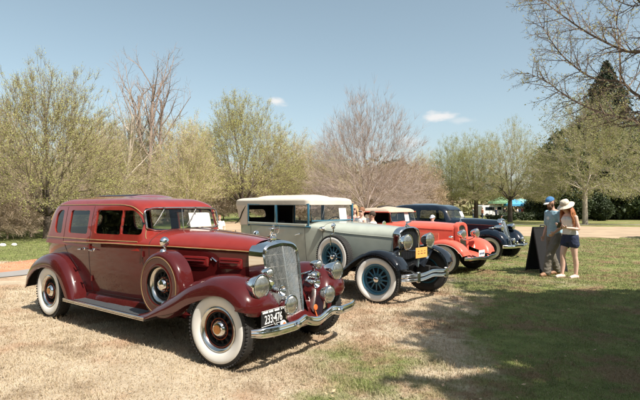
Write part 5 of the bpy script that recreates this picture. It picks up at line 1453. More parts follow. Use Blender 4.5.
for i, (k, px, d, s, lab) in enumerate([(0, 556, 66, 1.2, 'dark evergreen directly behind the man in the blue cap'), (2, 536, 74, .62, 'small dark evergreen beside the right end of the market tents'), (1, 590, 74, 1.6, 'broad mid-green evergreen behind the pale-trunked young tree'),
                                 (0, 575, 82, 1.75, 'tall dark evergreen left of the pointed conifer'), (2, 618, 66, 1.35, 'low dark evergreen at the edge of the shaded far lawn'), (1, 640, 72, 1.8, 'mid-green evergreen at the right edge of the picture'), (0, 655, 80, 1.9, 'tall dark evergreen just beyond the right edge of the lawn'),
                                 (2, 600, 60, .55, 'dark evergreen bush under the pale-trunked young tree'), (1, 683, 64, 1.3, 'rounded evergreen far to the right past the lawn'), (2, 393, 66, 1.25, 'dark evergreen showing through the bare tree at centre'), (0, 570, 60, .75, 'squat dark evergreen beside the couple\'s hats')]):
    o = ev[k] if ev[k].get('category') is None else copy_tree(ev[k])
    tree_at(o, px, d, lab, 'evergreen', 'evergreens beyond the lawn', s)
for (x, y, sc_, lab) in ((17.6, 15.6, .72, 'evergreen just beyond the right edge that shades the lawn'), (21.5, 20.5, .85, 'second evergreen beyond the right edge, nearer the dirt road')):
    o = copy_tree(ev[1]); o.location = (x, y, gz(x, y)); o.scale = (sc_,)*3; tag(o, lab, 'evergreen', 'evergreens beyond the lawn')
hg = leaf_mass('shade_band', 47, [(k*.75, .25*math.sin(k), .45, .7, .5, .55) for k in range(-5, 6)], 9000, .16, M['leaf_dark'])  # dark leaf masses added to stand in for tree shade below the tents
tree_at(hg, 531, 62, 'low dark leaf band put in as tree shade before the blue and teal market tents', 'shade_band', rz=0)
hg2 = leaf_mass('shade_band', 48, [(k*.7, .2*math.sin(k), .30, .65, .4, .36) for k in range(-2, 3)], 3500, .15, M['leaf_dark'])
tree_at(hg2, 501, 61, 'short low leaf band put in as tree shade left of the tree trunk, below the white van', 'shade_band', rz=0)
def conifer(seed, H, W):
    rs = np.random.RandomState(seed); n = 34000
    t = rs.rand(n)**1.25; z = H*(.08+.92*t); lay = np.floor(z/(H/26)); ph = lay*1.7
    a = rs.rand(n)*2*np.pi; rad = W*(1-t)**.85*(.72+.28*np.sin(a*5+ph)*np.cos(a*3-ph*2)); r = rad*(1-rs.rand(n)**2*.6)
    P = np.stack([np.cos(a)*r, np.sin(a)*r, z-.18*r+.25*np.sin(z*26*2*np.pi/H)*0], 1)
    f = np.sin(a*4+lay*2.1)+np.sin(lay*3.3+a*2); P = P[(f+rs.rand(n)*2.4) > -.4]
    root = empty('conifer'); V, F = leaves_np(P, .30, rs, .12, 1.8); raw_mesh('foliage', V, F, M['needle'], root)
    m = MB(); m.tube([(0, 0, -.2), (0, 0, H*.5), (0, 0, H)], [.4, .25, .03], 8)
    R = random.Random(seed)
    for k in range(60):
        zz = H*R.uniform(.1, .9); aa = R.uniform(0, 6.28); q = W*(1-zz/H)**.85*.85
        m.tube([(0, 0, zz), (math.cos(aa)*q*.6, math.sin(aa)*q*.6, zz-.05*q), (math.cos(aa)*q, math.sin(aa)*q, zz-.2*q)], [.07, .04, .01], 5)
    m.build('trunk', M['bark_dark'], root); return root
cf = conifer(51, 26.0, 12.8); tree_at(cf, 607, 78, 'tall pointed dark conifer rising behind the overhanging bare branches', 'conifer')

# far wood, one mass nobody could count
def far_wood():
    rs = np.random.RandomState(77); n = 52000
    x = rs.rand(n)*230-120; dd = 88+rs.rand(n)*26; h = 8.0+2.2*np.sin(x*.21)+1.5*np.sin(x*.55+2)+1.0*np.sin(x*1.3)
    h = np.where(x > 22, h*.55, h); h = np.where((x > 22) & (x < 38), h*.7, h)
    z = h*rs.rand(n)**.85
    P = np.stack([x, dd, z-.6], 1)
    f = np.sin(x*1.1)+np.sin(dd*.9+x*.5)+np.sin(z*1.5+x*.7); P = P[(f+rs.rand(n)*2.5) > -.7]
    V, F = leaves_np(P, .55, rs, .3, 1.6)
    m, nt, b = nodes('far_wood_leaf'); nn = noise(nt, .12, 5)
    r = ramp(nt, nn.outputs['Fac'], [(.35, (.26, .19, .12)), (.5, (.27, .23, .12)), (.62, (.20, .21, .09)), (.72, (.30, .21, .14))]); nt.links.new(r.outputs[0], b.inputs['Base Color']); b.inputs['Roughness'].default_value = .9
    o = raw_mesh('far_wood', V, F, m); o['kind'] = 'stuff'; o['label'] = 'distant brown and olive wood seen through the nearer trees'
    sg = []
    for k in range(1500):
        X = rs.rand()*140-118; D = 86+rs.rand()*20; hh = 5+rs.rand()*6
        sg.append((X, D, -1, X+rs.normal(0, .4), D, hh, .12, .03))
        for _ in range(5):
            zz = hh*rs.uniform(.3, .9); sg.append((X, D, zz, X+rs.normal(0, 1.6), D, zz+rs.uniform(.6, 2.2), .05, .02))
    V, F = tubes_np(sg, 3); raw_mesh('far_wood_stems', V, F, M['twig_tan'], o)
far_wood()

# near tree to the right: trunk outside the frame, limbs overhang the top right corner and shade the turf
M['twig_umber'] = barkmat('twig_umber', (.16, .115, .085))
def shade_tree():
    g = TreeGen(91); P = dict(bigr=.03, minr=.0022, leaf_from=2, leaf_n=1, lv=[
        dict(n=8, wig=.05, up=.02, kids=0, ang=0, ratio=0), dict(n=9, wig=.09, up=.012, kids=11, ang=48, ratio=.42, rr=.5, taper=.45, tip=.22, **{'from': .22}),
        dict(n=6, wig=.13, up=.0, kids=9, ang=46, ratio=.48, rr=.5, taper=.4, tip=.3, **{'from': .15}), dict(n=4, wig=.16, up=-.01, kids=5, ang=45, ratio=.45, rr=.6, tip=.4, **{'from': .1}), dict(n=2, wig=.2, up=-.02, tip=.5)])
    bx, by = 8.9, -.2
    base = Vector((bx, by, -.1)); R = g.r
    pts = [base+Vector((.03*k*(k % 3-1), .04*k, 10.5*k/12)) for k in range(13)]
    for k in range(12): g.big.append((*pts[k], *pts[k+1], .24-.015*k, .24-.015*(k+1)))
    for k in range(36):            # crown limbs
        z = 3.9+6.3*(k/36)**1.0; c = base+Vector((0, .04*z, z)); az = k*2.4+R.uniform(-.3, .3)
        L = (4.9-2.5*max(0, (z-5)/5.5))*R.uniform(.8, 1.1)
        g.grow(c, Vector((math.cos(az), math.sin(az), R.uniform(.0, .32))), L, .075, 1, P)
    # named limbs that reach into the picture: from trunk to the tip
    def limb(path, r, kids, kl):
        S_ = spline(path, 7); n = len(S_)
        for i in range(n-1): (g.big if r*(1-i/n) > .03 else g.small).append((*S_[i], *S_[i+1], max(.006, r*(1-i/n*.9)), max(.005, r*(1-(i+1)/n*.9))))
        for j in range(kids):
            f = .28+.72*(j+R.random())/kids; i = min(n-2, int(f*(n-1))); d = (S_[i+1]-S_[i]).normalized()
            o = Matrix.Rotation(j*2.4+R.random(), 3, d) @ d.orthogonal().normalized(); a = math.radians(R.uniform(30, 58))
            g.grow(S_[i], (d*math.cos(a)+o*math.sin(a)), kl*R.uniform(.6, 1.15)*(1-.3*f), .011*(1-.5*f)+.003, 2, P)
    def q(px, py, d): return (( px-320)/466*d, d, 1.6-(py-204)/466*d)
    limb([(8.95, 1.1, 3.6), (8.2, 3.4, 4.3), q(690, 20, 6.2), q(640, 52, 7.2), q(597, 37, 7.6), q(562, 14, 8.0), q(536, -6, 8.2)], .042, 44, .8)
    limb([(8.95, 1.1, 3.0), (8.6, 3.6, 3.6), q(700, 120, 6.8), q(640, 96, 7.4), q(622, 82, 7.6), q(594, 78, 7.9), q(568, 60, 8.2), q(553, 42, 8.4), q(541, 22, 8.5)], .038, 44, .75)
    limb([(8.95, 1.1, 2.8), (8.7, 3.9, 3.2), q(690, 140, 7.4), q(640, 122, 8.0), q(600, 112, 8.3), q(570, 98, 8.6), q(548, 82, 8.9), q(527, 72, 9.0)], .034, 42, .7)
    limb([(8.95, 1.1, 4.2), (8.4, 3.3, 5.0), q(680, -30, 6.4), q(640, 5, 7.6), q(605, -6, 8.0)], .034, 16, .9)
    limb([q(621, 83, 7.6), q(620, 50, 7.7), q(617, 20, 7.8), q(610, -10, 7.9)], .022, 9, .8)
    rt = empty('overhanging_tree', base); tag(rt, 'close bare-twigged tree whose branches overhang the top right corner', 'tree')
    off = np.array([bx, by, -.1])
    V, F = tubes_np(g.big, 8); raw_mesh('trunk', V-off, F, M['bark_dark'], rt, True)
    V, F = tubes_np(g.small, 3); raw_mesh('branches', V-off, F, M['twig_umber'], rt)
    rs = np.random.RandomState(5); L = np.asarray(g.leaf); vis = (L[:, 0] < .72*L[:, 1]+.8) & (L[:, 2] < 1.6+.50*L[:, 1])
    keep = (vis & (rs.rand(len(L)) < .14)) | (~vis)
    V, F = leaves_np(L[keep & vis], .022, rs, .02, 1.5); raw_mesh('buds', V-off, F, M['bud_olive'], rt)
    sun_x, sun_y = -.505, .557
    def shade_ok(Q): sx, sy = Q[:, 0]+Q[:, 2]*sun_x, Q[:, 1]+Q[:, 2]*sun_y; return (sy < 8.7) & (sx > .1+(sy-3.9)*.42)
    Lc = L[~vis]; Lc = Lc[shade_ok(Lc)]; Lc = np.concatenate([Lc]*2); cl = []
    for _ in range(185):
        sy = rs.uniform(1.5, 8.2); xl = .45+(sy-3.9)*.42; sx = xl+.5+(9.5-xl)*rs.rand()**1.15; zz = rs.uniform(4.8, 8.6); k_ = 300; q_ = rs.normal(size=(k_, 3)); q_ /= np.linalg.norm(q_, axis=1, keepdims=True)
        cl.append(np.array([sx-sun_x*zz, sy-sun_y*zz, zz])+q_*(rs.rand(k_, 1)**.4)*np.array([.75, .75, .45])*rs.uniform(.4, 1.1))
    for _ in range(190):       # unseen clumps added over and behind the viewer to block skylight
        sy = rs.uniform(-6.5, 2.9); sx = rs.uniform(-1.5, 10); zz = rs.uniform(5.2, 8.8); k_ = 260; q_ = rs.normal(size=(k_, 3)); q_ /= np.linalg.norm(q_, axis=1, keepdims=True)
        cl.append(np.array([sx-sun_x*zz, sy-sun_y*zz, zz])+q_*(rs.rand(k_, 1)**.4)*np.array([.9, .9, .5])*rs.uniform(.5, 1.1))
    Lc = np.concatenate([Lc]+cl)
    V, F = leaves_np(Lc, .11, rs, .04, 1.5); raw_mesh('foliage', V-off, F, M['leaf_mid'], rt)
    print('shade tree', len(g.small), len(g.leaf))
shade_tree()

def add_unseen_wood():  # unseen leaf ring added to darken car reflections and cut skylight
    rs = np.random.RandomState(78); n = 42000
    a = rs.uniform(-math.pi*1.02, .02, n); R_ = 34+rs.rand(n)*24; h = 12+3*np.sin(a*9)+2*np.sin(a*23+1)
    P = np.stack([np.cos(a)*R_, np.sin(a)*R_, h*rs.rand(n)**.9], 1)
    n2 = 16000; a2 = rs.uniform(-math.pi*1.13, -math.pi*.72, n2); R2_ = 17+rs.rand(n2)*4; P = np.concatenate([P, np.stack([np.cos(a2)*R2_, np.sin(a2)*R2_, 8.5*rs.rand(n2)**.9], 1)])  # closer leaves on the left, added to darken the sedan's side reflections
    n3 = 10; a2 = rs.rand(n3)*6.28; q3 = rs.rand(n3)**.5*4.2; P = np.concatenate([P, np.stack([7.5+np.cos(a2)*q3, -6.5+np.sin(a2)*q3, 2.5+8*rs.rand(n3)], 1)])
    V, F = leaves_np(P, .6, rs, .4, 1.5); o = raw_mesh('unseen_wood', V, F, M['leaf_mid']); o['kind'] = 'stuff'; o['label'] = 'unseen wood added behind the viewer to darken reflections and skylight'
add_unseen_wood()

# ================================================================ PEOPLE
def remesh(name, mb, mats, parent, voxel, smooth=4, it=.5, fold=0.):
    fold = fold or {'t_shirt': .007, 'trousers': .008, 'tank_top': .004, 'shorts': .006, 'shirt': .006}.get(name, 0.)
    me = bpy.data.meshes.new('tmp'); me.from_pydata(mb.v, [], mb.f); o = bpy.data.objects.new('tmp', me); COL.objects.link(o)
    bm = bmesh.new(); bm.from_mesh(me); bmesh.ops.remove_doubles(bm, verts=bm.verts, dist=1e-6); bmesh.ops.recalc_face_normals(bm, faces=bm.faces); bm.to_mesh(me); bm.free()
    m = o.modifiers.new('r', 'REMESH'); m.mode = 'VOXEL'; m.voxel_size = voxel; m.adaptivity = 0; m.use_smooth_shade = True
    m2 = o.modifiers.new('s', 'SMOOTH'); m2.iterations = smooth; m2.factor = it
    dg = bpy.context.evaluated_depsgraph_get(); me2 = bpy.data.meshes.new_from_object(o.evaluated_get(dg)); bpy.data.objects.remove(o)
    me2.materials.clear()
    for q in (mats if isinstance(mats, (list, tuple)) else [mats]): me2.materials.append(q)
    if fold:
        n_ = len(me2.vertices); P = np.empty(n_*3, np.float32); me2.vertices.foreach_get('co', P); P = P.reshape(-1, 3); Q = np.array([tuple(v.vector) for v in me2.vertex_normals])
        x_, y_, z_ = P.T; w_ = np.sin(34*z_+5*np.sin(8*x_+11*y_+9*z_)+3*np.sin(19*y_-6*z_))*.6+np.sin(21*(x_+y_)+4*np.sin(13*z_))*.4
        P = P+Q*(fold*w_*(.4+.6*np.abs(np.sin(3.1*z_+2*y_))))[:, None]; me2.vertices.foreach_set('co', P.astype(np.float32).ravel()); me2.update()
    me2.name = name; me2.shade_smooth(); r = bpy.data.objects.new(name, me2); COL.objects.link(r)
    if parent: r.parent = parent
    return r
def ell(mb, c, r, rot=None, n=12):
    c = Vector(c); R = rot or Matrix.Identity(3); G = []
    for i in range(1, n):
        a = PI*i/n; G.append([c+R @ Vector((math.sin(a)*math.cos(2*PI*j/(n*2))*r[0], math.sin(a)*math.sin(2*PI*j/(n*2))*r[1], math.cos(a)*r[2])) for j in range(n*2)])
    mb.grid(G, cv=True, cap=True)
def torso(mb, rings, n=20):
    """rings: (centre, rx (front-back), ry (side), yaw)"""
    G = []
    for c, rx, ry, yaw in rings:
        R = Matrix.Rotation(yaw, 3, 'Z'); G.append([Vector(c)+R @ Vector((math.copysign(abs(math.cos(a))**.85, math.cos(a))*rx, math.copysign(abs(math.sin(a))**.85, math.sin(a))*ry, 0)) for a in [2*PI*k/n for k in range(n)]])
    mb.grid(G, cv=True, cap=True)
def limb(mb, pts, rs, n=12):
    P = spline(pts, 4); R = []
    for i in range(len(P)): 
        t = i/4; k = min(int(t), len(rs)-2); R.append(rs[k]+(rs[k+1]-rs[k])*(t-k))
    mb.tube(P, R, n)
    ell(mb, pts[-1], (rs[-1],)*3, n=6); ell(mb, pts[0], (rs[0],)*3, n=6)
def hand(mb, wrist, d, side, palm_n, curl=.6, s=1.0):
    """palm, four bent fingers of different lengths and a thumb from the side of the palm"""
    d = Vector(d).normalized(); nn = Vector(palm_n); nn = (nn-d*nn.dot(d)).normalized(); sd = d.cross(nn)*side; w = Vector(wrist)
    R = Matrix((d, sd, nn)).transposed()
    ell(mb, w+d*.048*s, (.052*s, .040*s, .016*s), R, 8)
    for k, (off, L) in enumerate(((.030, .070), (.010, .078), (-.010, .073), (-.029, .058))):
        p0 = w+d*.07*s+sd*off*s; a = curl*(.8+.12*k); d1 = d*math.cos(a*.5)+nn*math.sin(a*.5); p1 = p0+d1*L*.42*s; d2 = d*math.cos(a*1.3)+nn*math.sin(a*1.3); p2 = p1+d2*L*.33*s; d3 = d*math.cos(a*1.9)+nn*math.sin(a*1.9); p3 = p2+d3*L*.28*s
        mb.tube([p0, p1, p2, p3], [.0095*s, .009*s, .0085*s, .0065*s], 7)
    t0 = w+d*.022*s+sd*.030*s; t1 = t0+(d*.6+sd*.75+nn*.25).normalized()*.035*s; t2 = t1+(d*.9+sd*.25+nn*.35).normalized()*.03*s
    mb.tube([t0, t1, t2], [.013*s, .011*s, .008*s], 7)
def head(mb, c, yaw, pitch, s=1.0):
    R = Matrix.Rotation(yaw, 3, 'Z') @ Matrix.Rotation(pitch, 3, 'Y'); c = Vector(c); f = lambda x, y, z: c+R @ Vector((x*s, y*s, z*s))
    ell(mb, f(-.008, 0, .02), (.095*s, .076*s, .105*s), R); ell(mb, f(.022, 0, -.055), (.062*s, .056*s, .062*s), R, 10)
    ell(mb, f(.055, 0, -.092), (.026*s, .028*s, .020*s), R, 8)
    mb.tube([f(.080, 0, .018), f(.098, 0, -.012), f(.104, 0, -.028), f(.088, 0, -.036)], [.008*s, .011*s, .014*s, .011*s], 8)
    for y in (-1, 1):
        ell(mb, f(-.004, y*.078, -.008), (.018*s, .008*s, .030*s), R, 6); ell(mb, f(.072, y*.034, .030), (.016*s, .024*s, .008*s), R, 6)
    ell(mb, f(.083, 0, -.060), (.012*s, .024*s, .008*s), R, 6)
    return f, R
def skin_m(name, c):
    m = matte(name, c, .5, .06, 12); b = m.node_tree.nodes['Principled BSDF']; b.inputs['Subsurface Weight'].default_value = .15; b.inputs['Subsurface Radius'].default_value = (.02, .008, .004); return m
M['skin'] = skin_m('skin_tan', (.52, .30, .22)); M['skin_pale'] = skin_m('skin_pale', (.66, .43, .34))
def cloth(name, c, var=.12, sc=9):
    m = matte(name, c, .85, var, sc, .8, 13)
    for n in m.node_tree.nodes:
        if n.type == 'BUMP': n.inputs['Distance'].default_value = .03
    return m
def face_bits(root, f, R, s=1.0, lips=(.45, .16, .14)):
    e = MB()
    for y in (-1, 1): ell(e, f(.081, y*.033, .012), (.008*s, .012*s, .006*s), R, 6)
    e.build('eyes', M['eye'], root)
    e = MB(); ell(e, f(.089, 0, -.060), (.008*s, .020*s, .005*s), R, 6); e.build('lips', matte('lips', lips, .5), root)
    e = MB()
    for y in (-1, 1): e.tube([f(.085, y*.016, .034), f(.084, y*.034, .040), f(.074, y*.052, .033)], .0035*s, 5)
    e.build('eyebrows', M['brow'], root)
M['eye'] = matte('eye_dark', (.03, .025, .02), .2); M['brow'] = matte('brow_hair', (.09, .05, .03), .9)

def strands(mb, roots, R_, n, seed, L, r, drop, wave=.012, out=.03):
    rr = random.Random(seed)
    for k in range(n):
        p, o = roots(rr); pts = []; ph = rr.uniform(0, 6); l = L*rr.uniform(.75, 1.1)
        for i in range(9):
            t = i/8; q = p+o*out*math.sin(min(1, t*2.2)*PI/2)+Vector((0, 0, -1))*l*t+Vector((math.sin(ph+t*9), math.cos(ph*1.7+t*8), 0))*wave*t+drop*t
            pts.append(q)
        mb.tube(pts, [r*.8, r, r, r, r, r*.95, r*.85, r*.6, r*.2], 6)

def person_man():
    # local frame: +x is the way he faces (towards picture left), feet at z=0
    root = empty('person', ((554.5-320)/466*11.0, 11.0, gz(5.48, 11.0)+.0), math.radians(196)); root.scale = (1.045,)*3
    tag(root, 'bearded man in blue cap and light blue t-shirt walking beside the black board', 'person')
    b = MB(); z = lambda p: Vector(p)
    hipL, hipR = Vector((.0, .095, .90)), Vector((.0, -.095, .90))
    # left leg forward, right leg trailing (his right is the far side)
    kL, aL, tL = Vector((.23, .11, .50)), Vector((.33, .12, .085)), Vector((.49, .13, .035))
    kR, aR, tR = Vector((-.0, -.10, .48)), Vector((-.16, -.10, .09)), Vector((.0, -.11, .03))
    for h_, k_, a_, t_ in ((hipL, kL, aL, tL), (hipR, kR, aR, tR)):
        limb(b, [h_, (h_+k_)/2+Vector((.015, 0, 0)), k_, (k_+a_)/2-Vector((.01, 0, 0)), a_], [.092, .080, .056, .056, .040])
        b.tube([a_-Vector((.05, 0, .03)), a_+Vector((.04, 0, -.035)), t_], [.036, .04, .026], 8)
    torso(b, [((0, 0, .84), .10, .14, 0), ((0, 0, .95), .115, .165, 0), ((.0, 0, 1.08), .11, .150, 0), ((.012, 0, 1.22), .12, .165, 0), ((.022, 0, 1.36), .118, .185, 0), ((.03, 0, 1.44), .085, .165, 0), ((.045, 0, 1.49), .06, .075, 0)])
    limb(b, [(.045, 0, 1.44), (.07, 0, 1.52), (.085, 0, 1.58)], [.058, .053, .055])
    f, R = head(b, (.115, 0, 1.635), 0, .40)
    # arms
    sL, eL, wL = Vector((.02, .195, 1.405)), Vector((.03, .265, 1.12)), Vector((.22, .23, .98))
    sR, eR, wR = Vector((.02, -.195, 1.405)), Vector((-.03, -.26, 1.12)), Vector((.06, -.27, .87))
    for s_, e_, w_ in ((sL, eL, wL), (sR, eR, wR)): limb(b, [s_, (s_+e_)/2, e_, (e_+w_)/2, w_], [.052, .047, .040, .038, .026])
    hand(b, wL, wL-eL, -1, (0, -1, -.2), .7); hand(b, wR, wR-eR, 1, (.3, 1, 0), .6)
    remesh('body', b, M['skin'], root, .0095, 3); face_bits(root, f, R)
    t = MB()
    torso(t, [((0, 0, .86), .128, .178, 0), ((0, 0, .98), .128, .176, 0), ((.0, 0, 1.10), .125, .165, 0), ((.012, 0, 1.22), .134, .178, 0), ((.022, 0, 1.36), .132, .200, 0), ((.028, 0, 1.44), .095, .175, 0), ((.04, 0, 1.475), .066, .085, 0)])
    for s_, e_ in ((sL, eL), (sR, eR)): limb(t, [s_, s_.lerp(e_, .45), s_.lerp(e_, .85)], [.070, .068, .070])
    remesh('t_shirt', t, cloth('shirt_blue', (.25, .40, .48), .2), root, .011, 3)
    for k, (x, y, zz, r_, c) in enumerate(((.0, .272, 1.26, .030, (.75, .2, .12)), (.150, -.03, 1.29, .030, (.62, .66, .66)))):
        p = MB(); ell(p, (x, y, zz), (r_, .006, r_*1.2) if k == 0 else (.006, r_*1.5, r_*1.3), None, 8); p.build('shirt_patch', cloth('patch%d' % k, c), root)
    t = MB()
    for h_, k_, a_ in ((hipL, kL, aL), (hipR, kR, aR)): limb(t, [h_, (h_+k_)/2, k_, (k_+a_)/2, a_+Vector((0, 0, .01))], [.112, .104, .088, .088, .085])
    torso(t, [((0, 0, .78), .12, .165, 0), ((0, 0, .88), .128, .178, 0), ((0, 0, .97), .122, .168, 0)])
    remesh('trousers', t, cloth('trousers_grey_brown', (.14, .125, .10)), root, .012, 4)
    for a_, t_ in ((aL, tL), (aR, tR)):
        t = MB(); t.tube([a_-Vector((.065, 0, .035)), a_+Vector((.0, 0, -.03)), a_.lerp(t_, .6), t_+Vector((.02, 0, 0))], [.046, .054, .048, .034], 12); remesh('shoe', t, matte('shoe_tan', (.30, .16, .09), .6), root, .010, 2)
    h = MB(); ell(h, f(-.012, 0, .045), (.104, .084, .098), R, 12); h.v = [v for v in h.v]
    cap = MB(); G = []
    for i in range(9):
        a = PI/2*i/8; G.append([f(-.01+math.cos(a)*.106*math.cos(q), math.cos(a)*.088*math.sin(q), .052+math.sin(a)*.092) for q in lin(0, 2*PI*23/24, 24)])
    cap.grid(G, cv=True); cap.lathe([(.012, 0), (.0, .006)], f(-.01, 0, .144), R @ Vector((0, 0, 1)), 8); co_ = cap.build('baseball_cap', cloth('cap_blue', (.05, .17, .36)), root)
    br = MB(); G = []
    for i in range(6):
        t_ = i/5; G.append([f(.075+.10*t_*math.cos(q)+.0, (.076)*math.sin(q)*(1-.12*t_), .052-.014*t_*t_-.012*abs(math.sin(q))) for q in lin(-1.35, 1.35, 13)])
    br.grid(G); br.grid([[p-Vector((0, 0, .006)) for p in r_] for r_ in G]); br.build('cap_brim', cloth('brim_pale', (.62, .62, .60)), co_)
    bd = MB(); ell(bd, f(.045, 0, -.085), (.058, .062, .052), R, 10); ell(bd, f(.068, 0, -.118), (.032, .036, .035), R, 8)
    for y in (-1, 1): ell(bd, f(.005, y*.066, -.045), (.03, .012, .045), R, 8)
    remesh('beard', bd, matte('beard_hair', (.10, .055, .032), .95, .3, 60), root, .008, 1)
    hr = MB(); ell(hr, f(-.045, 0, .0), (.062, .080, .075), R, 10); remesh('hair', hr, matte('hair_brown', (.08, .045, .028), .9, .3, 60), root, .01, 1)
    return root

def person_woman():
    root = empty('person', ((569.5-320)/466*10.55, 10.55, gz(5.6, 10.55)), math.radians(200)); root.scale = (1.05,)*3
    tag(root, 'woman with long red hair in a wide white hat, white top and navy shorts', 'person')
    b = MB()
    hipL, hipR = Vector((-.02, .085, .86)), Vector((-.02, -.085, .86))
    kL, aL, tL = Vector((-.035, .10, .47)), Vector((-.06, .10, .075)), Vector((.13, .13, .03))
    kR, aR, tR = Vector((.11, -.085, .47)), Vector((.13, -.08, .075)), Vector((.32, -.06, .03))
    for h_, k_, a_, t_ in ((hipL, kL, aL, tL), (hipR, kR, aR, tR)):
        limb(b, [h_, (h_+k_)/2+Vector((.01, 0, 0)), k_, (k_+a_)/2-Vector((.018, 0, -.03)), a_], [.088, .076, .053, .053, .034])
        b.tube([a_-Vector((.05, 0, .03)), a_+Vector((.04, 0, -.03)), t_], [.032, .036, .024], 8)
    torso(b, [((-.02, 0, .80), .10, .145, 0), ((-.02, 0, .90), .11, .165, 0), ((-.01, 0, 1.02), .095, .13, 0), ((.005, 0, 1.14), .10, .135, 0), ((.02, 0, 1.26), .112, .155, 0), ((.02, 0, 1.34), .075, .145, 0), ((.03, 0, 1.39), .052, .065, 0)])
    limb(b, [(.03, 0, 1.35), (.055, 0, 1.42), (.07, 0, 1.475)], [.048, .043, .045])
    f, R = head(b, (.105, 0, 1.515), 0, .50, .96)
    sL, eL, wL = Vector((.015, .165, 1.31)), Vector((-.01, .215, 1.06)), Vector((.225, .12, 1.08))
    sR, eR, wR = Vector((.015, -.165, 1.31)), Vector((.03, -.21, 1.05)), Vector((.24, -.06, 1.12))
    for s_, e_, w_ in ((sL, eL, wL), (sR, eR, wR)): limb(b, [s_, (s_+e_)/2, e_, (e_+w_)/2, w_], [.045, .039, .034, .031, .021])
    hand(b, wL, (.9, -.2, .25), -1, (0, -.6, .8), .9, .92); hand(b, wR, (.9, .1, .2), 1, (0, .5, .85), .9, .92)
    remesh('body', b, M['skin_pale'], root, .009, 3); face_bits(root, f, R, .96, (.6, .2, .18))
    t = MB()
    torso(t, [((-.02, 0, .93), .125, .172, 0), ((-.01, 0, 1.02), .112, .146, 0), ((.005, 0, 1.14), .116, .150, 0), ((.024, 0, 1.25), .126, .160, 0), ((.022, 0, 1.32), .090, .125, 0)])
    for y in (-1, 1): t.tube([(.07, y*.08, 1.30), (.03, y*.09, 1.37), (-.04, y*.08, 1.31)], [.022, .02, .022], 8)
    remesh('tank_top', t, cloth('top_white', (.72, .70, .66), .06), root, .010, 3)
    t = MB()
    torso(t, [((-.02, 0, .76), .125, .17, 0), ((-.02, 0, .88), .128, .178, 0), ((-.015, 0, .97), .112, .152, 0)])
    for h_, k_ in ((hipL, kL), (hipR, kR)): limb(t, [h_, h_.lerp(k_, .22), h_.lerp(k_, .36)], [.105, .104, .108])
    remesh('shorts', t, cloth('shorts_navy', (.018, .028, .065)), root, .011, 3)
    for a_, t_ in ((aL, tL), (aR, tR)):
        t = MB(); t.tube([a_-Vector((.06, 0, .045)), a_+Vector((.0, 0, -.042)), a_.lerp(t_, .6)-Vector((0, 0, .012)), t_+Vector((.015, 0, -.005))], [.036, .042, .042, .030], 12); remesh('shoe', t, matte('shoe_cream', (.62, .50, .42), .6), root, .009, 2)
    hb = MB(); ell(hb, f(-.02, 0, .01), (.100, .090, .105), R, 12)
    up = R @ Vector((0, 0, 1)); bk = R @ Vector((-1, 0, 0))
    def roots(rr):
        a = rr.uniform(-1.75, 1.75); d = Vector((-math.cos(a), math.sin(a), 0)); p = f(-.02+d.x*.085, d.y*.085, rr.uniform(-.02, .04)); return p, Vector((d.x, d.y, 0))
    strands(hb, roots, R, 90, 4, .44, .017, Vector((-.05, 0, 0)), .022, .06)
    remesh('hair', hb, matte('hair_copper', (.34, .12, .045), .55, .45, 28), root, .0085, 1)
    hb = MB(); strands(hb, roots, R, 240, 9, .47, .0035, Vector((-.05, 0, 0)), .030, .075); hb.build('loose_hair', matte('hair_copper_light', (.46, .19, .075), .5, .3, 20), root)
    hat = MB(); cv = []
    prof = [(.0, .105), (.045, .104), (.078, .092), (.092, .06), (.097, .01), (.104, -.008), (.13, -.014), (.165, -.026), (.182, -.038), (.179, -.043), (.13, -.022), (.10, -.016)]
    G = [[f(-.012+r_*math.cos(q)*1.06, r_*math.sin(q), .075+h_-.018*(r_/.22)**2*abs(math.sin(q))+.008*math.sin(3*q)*(r_/.22)**2) for q in lin(0, 2*PI*35/36, 36)] for r_, h_ in prof]
    hat.grid(G, cv=True); ho_ = hat.build('sun_hat', cloth('hat_straw', (.66, .58, .47), .05, 30), root, 60)
    hbnd = MB(); hbnd.grid([[f(-.012+r_*math.cos(q)*1.06, r_*math.sin(q), .075+h_) for q in lin(0, 2*PI*35/36, 36)] for r_, h_ in ((.1005, .012), (.1, .035))], cv=True); hbnd.build('hat_band', cloth('band_tan', (.50, .40, .30)), ho_)
    return root
person_man(); person_woman()
ph = MB(); ph.box((0, 0, 0), (.075, .012, .15), rot=Matrix.Rotation(.5, 3, 'X'), bev=.005)
PW = bpy.data.objects['person.001']
bpy.context.view_layer.update()
tag(ph.build('phone', matte('phone_black', (.02, .02, .022), .25), None, loc=tuple(PW.matrix_world @ Vector((.335, .035, 1.14)))), 'small dark phone held by the woman in the white hat', 'phone')

